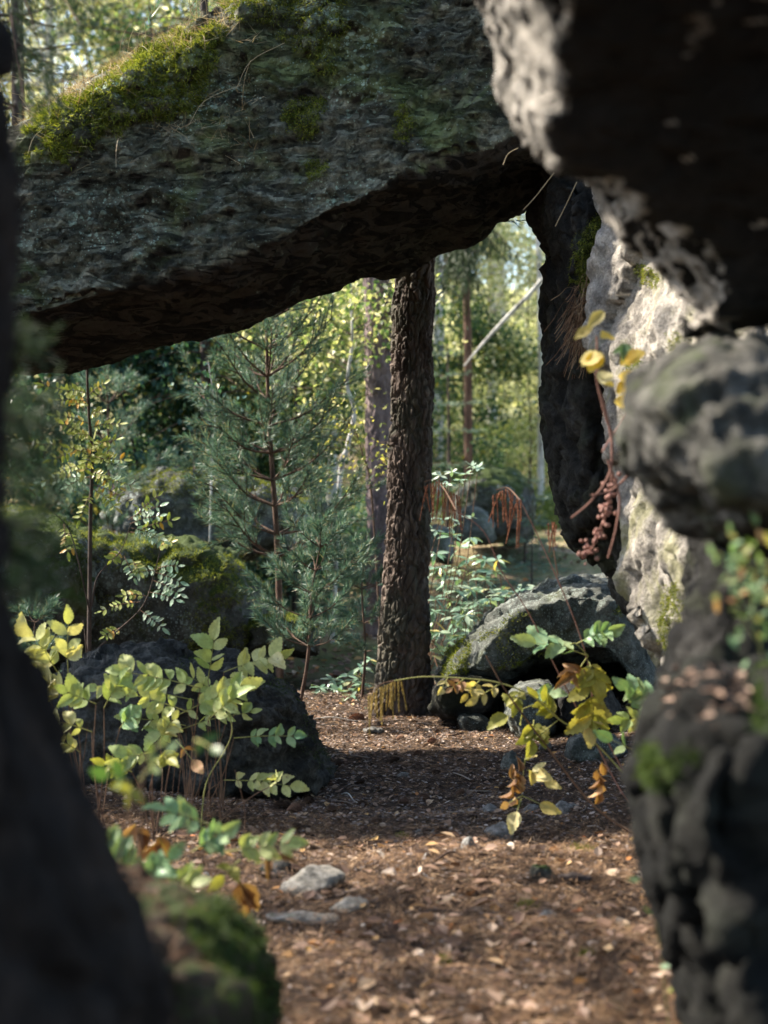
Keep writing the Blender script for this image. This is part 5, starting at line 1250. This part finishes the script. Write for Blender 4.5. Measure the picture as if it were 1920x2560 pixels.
# near spruce boughs at the left edge, deep green and out of focus
o = thing('young_spruce', P(-60, 1700, 2.35), 'out of focus dark green spruce boughs hanging in from the left edge', 'tree')
a = Acc(); tube(a, bez(P(-120, 2300, 2.4), P(-80, 1500, 2.35), P(-100, 700, 2.35), n=5), np.linspace(.012, .004, 11), 6); part('trunk', a, M_twig, o)
for (x0, y0, x1, y1, L) in [(-90, 900, 80, 860, 1), (-90, 1000, 120, 1010, 1), (-90, 1080, 150, 1090, 1), (-90, 1160, 130, 1200, 1), (-90, 1250, 110, 1270, 1), (-90, 1330, 120, 1350, 1), (-90, 1420, 110, 1440, 1), (-90, 1500, 90, 1480, 1), (-90, 1120, 100, 1140, 1), (-90, 1040, 60, 1060, 1), (-90, 1380, 60, 1400, 1)]:
    dd = 2.35+rng.normal()*.06; p0, p1 = P(x0, y0-40, dd), P(x1, y1, dd); ab = Acc(); c = bez(p0, (p0+p1)/2+[0, 0, .012], p1, n=5); tube(ab, c, np.linspace(.0022, .001, len(c)), 5, False)
    an = Acc()
    for q in c[1:]:
        for j in range(7): pine_needles(an, q+rng.normal(size=3)*.006, unit([.6+rng.normal()*.4, rng.normal()*.5, rng.normal()*.5-.15]), rng.uniform(.02, .05), 26, .013, .0016, .7)
    bo = part('branch', ab, M_twig, o, loc=p0); part('needles', an, M_needle_dk, bo, kind='stuff', smooth=False, loc=p0)
# blurred spruce twigs in the upper left corner
o = thing('spruce_bough', P(40, -60, 4.2), 'blurred green spruce bough hanging into the upper left corner beside the near trunk', 'branch')
for (x0, y0, x1, y1) in [(20, -80, 110, 150), (60, -90, 200, 60), (20, 0, 60, 260), (30, 100, 140, 230), (90, -60, 260, 20)]:
    p0, p1 = P(x0, y0, 4.2), P(x1, y1, 4.2+rng.normal()*.2); ab = Acc(); c = bez(p0, (p0+p1)/2+[0, 0, .03], p1, n=5); tube(ab, c, np.linspace(.004, .0015, len(c)), 5, False); an = Acc()
    for q in c:
        for j in range(5): pine_needles(an, q+rng.normal(size=3)*.02, unit([.4+rng.normal()*.4, rng.normal()*.5, -.6+rng.normal()*.4]), rng.uniform(.04, .10), 30, .02, .0022, .6)
    bo = part('branch', ab, M_twig, o, loc=p0); part('needles', an, M_needle_dk, bo, kind='stuff', smooth=False, loc=p0)
# ---------------------------------------------------------------- stones, cones, twigs and litter on the path
def ground_hit(px, py):
    "the point of the ground seen at a pixel"
    lo = 2.5
    for d in np.arange(2.6, 14, .02):
        p = P(px, py, d)
        if p[2] < gz(p[0], p[1]): return P(px, py, d-.01)
    return P(px, py, 9)
def stone_mesh(seed, flat=.55, ang=.5):
    r = np.random.default_rng(seed); import bmesh
    bm = bmesh.new(); pts = r.normal(size=(16, 3)); pts /= np.linalg.norm(pts, axis=1)[:, None]; pts *= r.uniform(.75, 1.1, 16)[:, None]; pts[:, 2] *= flat
    for p in pts: bm.verts.new(p)
    bmesh.ops.convex_hull(bm, input=bm.verts); me = bpy.data.meshes.new('stone'); bm.to_mesh(me); bm.free()
    me2 = remesh(me, .085, 1); v = get_v(me2); n = get_n(me2); set_v(me2, v+n*(fbm(v*2.5, 4, seed)*.07+ridged(v*4, 3, seed)*.02)[:, None])
    me2.polygons.foreach_set('use_smooth', np.ones(len(me2.polygons), bool)); me2.name = 'stone'; return me2
STN = []
for k in range(6):
    me = stone_mesh(50+k, [.5, .6, .35, .7, .45, .3][k]); STN.append(me)
M_st1 = rock_mat('path_stone', (.075, .073, .068), (.18, .175, .162), (.34, .33, .31), sc=6, crumb=.5)
M_st2 = rock_mat('pale_path_stone', (.16, .145, .12), (.29, .27, .23), (.42, .39, .34), sc=5, crumb=.6, moss=(.12, .15, .04), moss_amt=.05)
def stone(label, px, py, wpx, hpx, k, mat, rot=0.0, sink=.3, depth=1.0, name='stone', group=None, tilt=0.0):
    p = ground_hit(px, py+hpx*.4); d = float((p-CAM)@FWD)
    me = STN[k].copy(); 
    me.materials.clear(); me.materials.append(mat)
    o = bpy.data.objects.new(name, me); COL.objects.link(o)
    w = wpx*d/F*.5; v = get_v(me); v = v/np.abs(v).max(0)
    h = hpx*d/F*.5
    c, s_ = math.cos(rot), math.sin(rot); v = v@np.array([[c, s_, 0], [-s_, c, 0], [0, 0, 1]]); v = v*[w, w*depth, h*1.5]
    if tilt: ct, st = math.cos(tilt), math.sin(tilt); v = v@np.array([[ct, 0, st], [0, 1, 0], [-st, 0, ct]])
    set_v(me, v); o.location = (p[0], p[1]+w*.3, p[2]+h*(1-sink*2)*.7)
    props(o, label, 'stone', group); return o
ST = 'loose stones on the path'
stone('angular dark grey block lying on the right side of the path, largest loose stone', 1255, 2083, 84, 48, 0, M_st1, .4, .1, group=ST)
stone('smaller slate grey triangular stone left of the angular block', 1167, 2115, 42, 42, 3, M_st1, 1.4, .1, group=ST)
stone('tiny dark pebble touching the lower left of the slate grey stone', 1140, 2130, 14, 20, 1, M_st1, .4, group=ST)
stone('small dark stone in the middle of the path beside the twig', 1050, 2084, 30, 22, 1, M_st1, .2, group=ST)
stone('flat dark stone right of the middle stone', 1088, 2083, 42, 16, 2, M_st1, .1, group=ST)
stone('dark flat topped stone in the black soil at the right', 1418, 2023, 66, 30, 4, M_st1, .2, .1, group=ST)
stone('dark stone with a knob left of the flat topped one', 1232, 2022, 56, 22, 1, M_st1, .5, group=ST)
stone('low grey stone behind the golden hanging leaves', 1330, 2022, 56, 22, 2, M_st1, 0, group=ST)
stone('long grey stone slab tilted at the upper right of the path', 1200, 1815, 112, 44, 5, M_grey, .1, .15, group=ST, tilt=-.28)
stone('blue grey stone leaning on the bank left of the hanging leaves', 1285, 1905, 64, 40, 4, M_grey, .3, .15, group=ST, tilt=-.35)
stone('small round stone beside the reddish stem on the bank', 1363, 1865, 38, 26, 3, M_st1, group=ST)
stone('flat blue grey pebble in the middle of the upper path', 1008, 1938, 42, 14, 2, M_st1, group=ST)
stone('small grey pebble in the upper path near the black boulder', 846, 1876, 22, 10, 1, M_st1, group=ST)
stone('long grey stone under the golden seed head', 935, 1826, 50, 18, 5, M_st1, .3, group=ST)
stone('broad pale sandy stone sunk in the near edge of the path', 790, 2205, 200, 70, 2, M_st2, .1, .28, .8, group='sunken stones of the near path')
stone('dark mossy stone behind the broad pale one', 700, 2170, 110, 50, 0, M_lump, .1, .35, .8, group='sunken stones of the near path')
stone('flat grey stone strip showing through needles in the foreground, left', 760, 2300, 190, 30, 5, M_st2, .1, .38, .5, group='sunken stones of the near path')
stone('low grey stone showing through needles behind the foreground strip', 880, 2262, 130, 34, 2, M_st2, .2, .4, .6, group='sunken stones of the near path')
stone('smooth blue grey pebble in the foreground at the right', 1370, 2290, 62, 22, 2, M_st1, 0, .2, group=ST)
stone('dark pebble by the mint leaves at the left of the near path', 517, 2194, 36, 26, 1, M_st1, group=ST)
stone('mossy broken branch stub of rotten wood on the rise of the path at the right', 1360, 2190, 70, 40, 5, M_mossrock, .3, .1, .4, name='rotten_wood', tilt=-.5)
stone('brown bark covered rotten wood lying right of the mossy stub', 1440, 2200, 90, 26, 5, M_bark, 0, .1, .4, name='rotten_wood')
for k, (x, y, s_) in enumerate([(1316, 2275, 34), (1005, 2100, 20), (1290, 2020, 14), (1460, 2135, 60), (1110, 2415, 20), (1465, 2400, 16)]):
    p = ground_hit(x, y); a = Acc(); n = 700; r = s_*float((p-CAM)@FWD)/F*.6; b0 = p+rng.normal(size=(n, 3))*[r*.5, r*.4, r*.1]
    d = rng.normal(size=(n, 3))*.5+[0, 0, 1]; blades(a, b0, b0+d*.014*(1+r*8), .003)
    o = part('moss_tuft', a, M_moss, smooth=False, loc=p); props(o, ['bright green moss tuft in the foreground right of centre', 'moss patch between the stones in mid path', 'speck of moss beside the golden leaves', 'dark moss cushion below the near boulder stem', 'low moss tuft in the near needles', 'tiny light green moss tuft near the lower right'][k], 'moss')
# pine cones
def cone_mesh():
    a = Acc(); v, f = [], []
    core = Acc(); n = 0
    for r_ in range(11):
        t = (r_+.5)/11; rad = .34*math.sin(math.pi*min(1, t*.92+.08))**.7
        for j in range(8):
            az = (j+.5*(r_ % 2))*6.283/8+r_*.1; c_, s_ = math.cos(az), math.sin(az); z = 1-t*1.0-.0
            p = np.array([c_*rad, s_*rad, z*1.0-.5]); o_ = np.array([c_, s_, .25]); sd = np.array([-s_, c_, 0])
            a.add([p-o_*.12-sd*.05, p-o_*.12+sd*.05, p+o_*.09+sd*.12+[0, 0, .03], p+o_*.15+[0, 0, -.02], p+o_*.09-sd*.12+[0, 0, .03]], [[0, 1, 2, 4]]); a.f.append(np.array([[2, 3, 4]])+a.n-5)
    tube(a, [[0, 0, -.5], [0, 0, -.2], [0, 0, .2], [0, 0, .45]], [.12, .28, .26, .08], 8)
    me = a.mesh('pine_cone', smooth=False); me.materials.append(plain_mat('cone', [(.2, (.06, .035, .022)), (.5, (.12, .07, .045)), (.9, (.26, .15, .10))], 40, source='object')); return me
CM = cone_mesh()
cones = [(705, 2022, 42), (672, 2018, 0), (735, 2030, 36), (770, 2010, 30), (1100, 2092, 40), (890, 1805, 40), (940, 2060, 28), (985, 1905, 24), (830, 2030, 26), (1080, 1860, 24), (900, 1960, 24), (1010, 2010, 26), (1150, 1990, 24), (760, 1965, 24), (1060, 2000, 26), (740, 2075, 28), (905, 2018, 26), (1045, 1890, 22), (850, 1915, 22), (1180, 2050, 26), (620, 2105, 28), (1000, 1850, 20), (1090, 1935, 22), (1260, 1975, 24), (1205, 2150, 28), (1025, 2410, 34), (1290, 2350, 30)]
for x, y, L in cones:
    if not L: continue
    p = ground_hit(x, y); d = float((p-CAM)@FWD); az = rng.uniform(-.5, .5)
    o = inst('pine_cone', CM, None, p+[0, 0, .008], frame([0, 0, 1], [1, 0, 0])@np.eye(3), 1)
    M3 = frame([-math.sin(az), math.cos(az), 0], [math.cos(az), math.sin(az), .1]); s_ = max(.034, L*d/F)
    M3 = M3[:, [0, 1, 2]]
    o.matrix_local = Matrix([[*(M3[r]*s_), float(p[r]+(.009 if r == 2 else 0))] for r in range(3)]+[[0, 0, 0, 1]])
    props(o, 'reddish long cone lying left of the path below the pale leaf spray' if (x, y) == (705, 2022) else ('slim cone lying right under the pine trunk' if (x, y) == (890, 1805) else 'small dark open pine cone lying in the path litter'), 'cone', 'pine cones on the path')
# twigs and sticks
TW = [((930, 2090), (1040, 2078), .006, 'dark straight stick left of the small middle stone'), ((1058, 2152), (1076, 2135), .0045, 'pale bent stick standing out in mid path'), ((1085, 2160), (1190, 2140), .006, 'dark stick below the slate grey stone'), ((1040, 2195), (1085, 2203), .005, 'short pale stick low in mid path'), ((1005, 2120), (1040, 2185), .0025, 'thin winding twig in mid path'), ((780, 1800), (925, 1806), .004, 'thin pale root between the black boulder and the pine'), ((790, 1955), (835, 1960), .008, 'brown stick ending at the black boulder'), ((850, 1990), (900, 2012), .004, 'pale twig in the left of the path'), ((900, 1940), (955, 1950), .005, 'dark twig in the upper path'), ((1330, 2128), (1570, 2130), .0025, 'long thin straw lying across to the near boulder'), ((905, 2320), (935, 2345), .006, 'pale short stick in the blurred foreground'), ((1340, 2040), (1390, 2010), .005, 'dark twig by the golden leaves'), ((960, 2140), (1060, 2180), .003, 'thin dark curved twig in mid path'), ((1120, 1800), (1190, 1750), .004, 'twig propped on the bank right of the pine')]
for (a0, a1, r, lab) in TW:
    p, q = ground_hit(*a0), ground_hit(*a1); o = Acc(); L = np.linalg.norm(q-p)
    c = bez(p+[0, 0, r*1.2], p+(q-p)*.35+[0, 0, r*2+L*.03]+rng.normal(size=3)*L*.03, p+(q-p)*.7+[0, 0, r*1.5], q+[0, 0, r*1.2], n=5)
    tube(o, c, r*np.linspace(1, .6, len(c))*.8, 7); ob = part('twig', o, M_birch if 'pale' in lab else M_twig, loc=p); props(ob, lab, 'twig', 'sticks on the path')
# litter ---------------------------------------------------------------
def path_xy(n, y0, y1, wl_, wr_, power=1.0):
    y = y0+(y1-y0)*rng.uniform(0, 1, n)**power; f = y/y1
    return rng.uniform(-1, 1, n)*0+rng.uniform(wl_, wr_, n)*np.clip(f, .45, 1)*1.0, y
M_nd = plain_mat('fallen_needles', [(0, (.018, .012, .010)), (.35, (.070, .043, .028)), (.6, (.20, .112, .058)), (.82, (.38, .235, .125)), (1, (.56, .44, .31))], 26, source='clumps')
M_chip = plain_mat('bark_chips', [(0, (.035, .028, .026)), (.4, (.12, .092, .082)), (.7, (.27, .22, .195)), (.9, (.42, .36, .32)), (1, (.62, .57, .52))], 40, source='island')
M_lit = leaf_mat('dead_leaves', [(0, (.07, .038, .024)), (.4, (.18, .105, .068)), (.7, (.34, .22, .15)), (.88, (.52, .40, .30)), (.95, (.55, .33, .11)), (1, (.40, .12, .03))], .15, .6, tint=(1, .85, .6))
def litter_needles(n, y0, y1, wl_, wr_, power, L=(.03, .065), w=.0015, lift=.012):
    x, y = path_xy(n, y0, y1, wl_, wr_, power); z = ground_z(x, y)+rng.uniform(.001, lift, n)
    cl = fbm(np.stack([x*5, y*5, 0*x], 1), 2, 91)*5; az = np.where(rng.uniform(size=n) < .5, cl+rng.normal(size=n)*.35, rng.uniform(0, 6.283, n)); l = rng.uniform(*L, n); dz = rng.normal(size=n)*.16
    b0 = np.stack([x, y, z], 1); d = np.stack([np.cos(az), np.sin(az), dz], 1)
    return b0, b0+d*l[:, None]
a = Acc()
for args, w in (((60000, 3.0, 5.6, -2.2, 2.4, 1.0, (.05, .085), 0, .028), .0030), ((60000, 3.0, 5.6, -2.2, 2.4, 1.0), .0022), ((90000, 4.8, 9.2, -2.2, 2.2, 1.0), .0024)):
    b0, b1 = litter_needles(*args); n = len(b0); d = b1-b0; sd = np.cross(d, [0, 0, 1.])+rng.normal(size=(n, 3))*.01
    blades(a, b0, b1, w, sd)
o = part('fallen_needles', a, M_nd, smooth=False); props(o, 'carpet of brown pine needles over the path', 'needles', None, 'stuff')
def flat_bits(n, y0, y1, wl_, wr_, size, lift, mat, name, label, cat, fold, tiltk=.25, aspect=(.35, .7), power=1.0):
    x, y = path_xy(n, y0, y1, wl_, wr_, power); z = ground_z(x, y)+rng.uniform(.002, lift, n)
    az = rng.uniform(0, 6.283, n); a = Acc(); l = rng.uniform(*size, n)
    leaves(a, np.stack([x, y, z], 1), np.stack([np.cos(az), np.sin(az), rng.normal(size=n)*tiltk], 1), np.stack([rng.normal(size=n)*tiltk, rng.normal(size=n)*tiltk-.05, np.ones(n)], 1), l, l*rng.uniform(*aspect, n), fold)
    return a
a = flat_bits(30000, 4.9, 9.3, -2.2, 2.2, (.008, .024), .012, M_chip, '', '', '', .05)
b_ = flat_bits(11000, 3.0, 5.2, -2.2, 2.4, (.008, .022), .012, M_chip, '', '', '', .05); a.add(np.concatenate(b_.v), b_.f[0]); 
for ff in b_.f[1:]: pass
o = part('bark_chips', a, M_chip, smooth=False); props(o, 'scattered bark chips and wood crumbs over the path', 'bark', None, 'stuff')
a = Acc()
for args in ((2600, 3.0, 5.3, -2.0, 2.4, (.010, .03), .03), (1300, 3.0, 5.3, -2.0, 2.4, (.03, .055), .03), (7500, 4.8, 9.3, -2.2, 2.2, (.010, .030), .014), (9000, 9, 22, -4, 3, (.03, .07), .02)):
    b_ = flat_bits(*args[:5], args[5], args[6], None, '', '', '', .10, .3, (.5, .85))
    vv = np.concatenate(b_.v); a.add(vv, b_.f[0])
o = part('leaf_litter', a, M_lit, smooth=False); props(o, 'litter of small dry leaves over the forest floor', 'leaves', None, 'stuff')
a = Acc()
for k in range(420):
    y = rng.uniform(3.1, 8.8); x = rng.uniform(-.5, .5)*y*.55+.1; z = gz(x, y)+.006; az = rng.uniform(0, 6.28); L = rng.uniform(.04, .16)
    d = np.array([math.cos(az), math.sin(az), rng.normal()*.05])*L; p0 = np.array([x, y, z]); tube(a, bez(p0, p0+d*.5+rng.normal(size=3)*[.01, .01, .004]+[0, 0, .004], p0+d, n=2), rng.uniform(.0012, .0032), 4, False)
o = part('broken_twigs', a, plain_mat('small_twigs', [(0, (.03, .022, .018)), (.6, (.12, .085, .065)), (1, (.45, .39, .33))], 20, source='island'), smooth=False); props(o, 'fine broken twigs scattered through the path litter', 'twigs', None, 'stuff')
# single fallen leaves that show large in the foreground
LM = []
for k, (mm, wd) in enumerate([('a', .7), ('b', .55), ('c', .8), ('d', .45)]):
    me = leaflet_mesh('fallen_leaf', wid=wd, teeth=5, curl=[.25, -.15, .4, .1][k], fold=[.25, .1, .35, .5][k], seed=k+30, tooth=.02); LM.append(me)
M_fl = leaf_mat('fallen_leaf', [(0, (.12, .065, .04)), (.4, (.30, .18, .12)), (.7, (.48, .34, .25)), (.9, (.62, .50, .40)), (1, (.56, .25, .06))], .15, .55, 'object', tint=(1, .85, .6), vein=True)
for me in LM: me.materials.append(M_fl)
for k in range(250):
    x = rng.uniform(-1.05, 1.1); y = 3.05+1.9*rng.uniform()**.8 if k < 190 else rng.uniform(5, 8.6); x *= y/4.6
    z = gz(x, y)+.012+rng.uniform(0, .008); az = rng.uniform(0, 6.28); tl_ = rng.uniform(.1, .5); s_ = rng.uniform(.025, .06) if k < 190 else rng.uniform(.03, .045)
    o = inst('fallen_leaf', LM[rng.integers(4)], None, (x, y, z), frame([math.cos(az), math.sin(az), rng.normal()*tl_], [rng.normal()*tl_, rng.normal()*tl_-.15, 1]), s_)
    props(o, 'small dry pale brown leaf lying on the needle covered path', 'leaf', 'fallen leaves on the path')
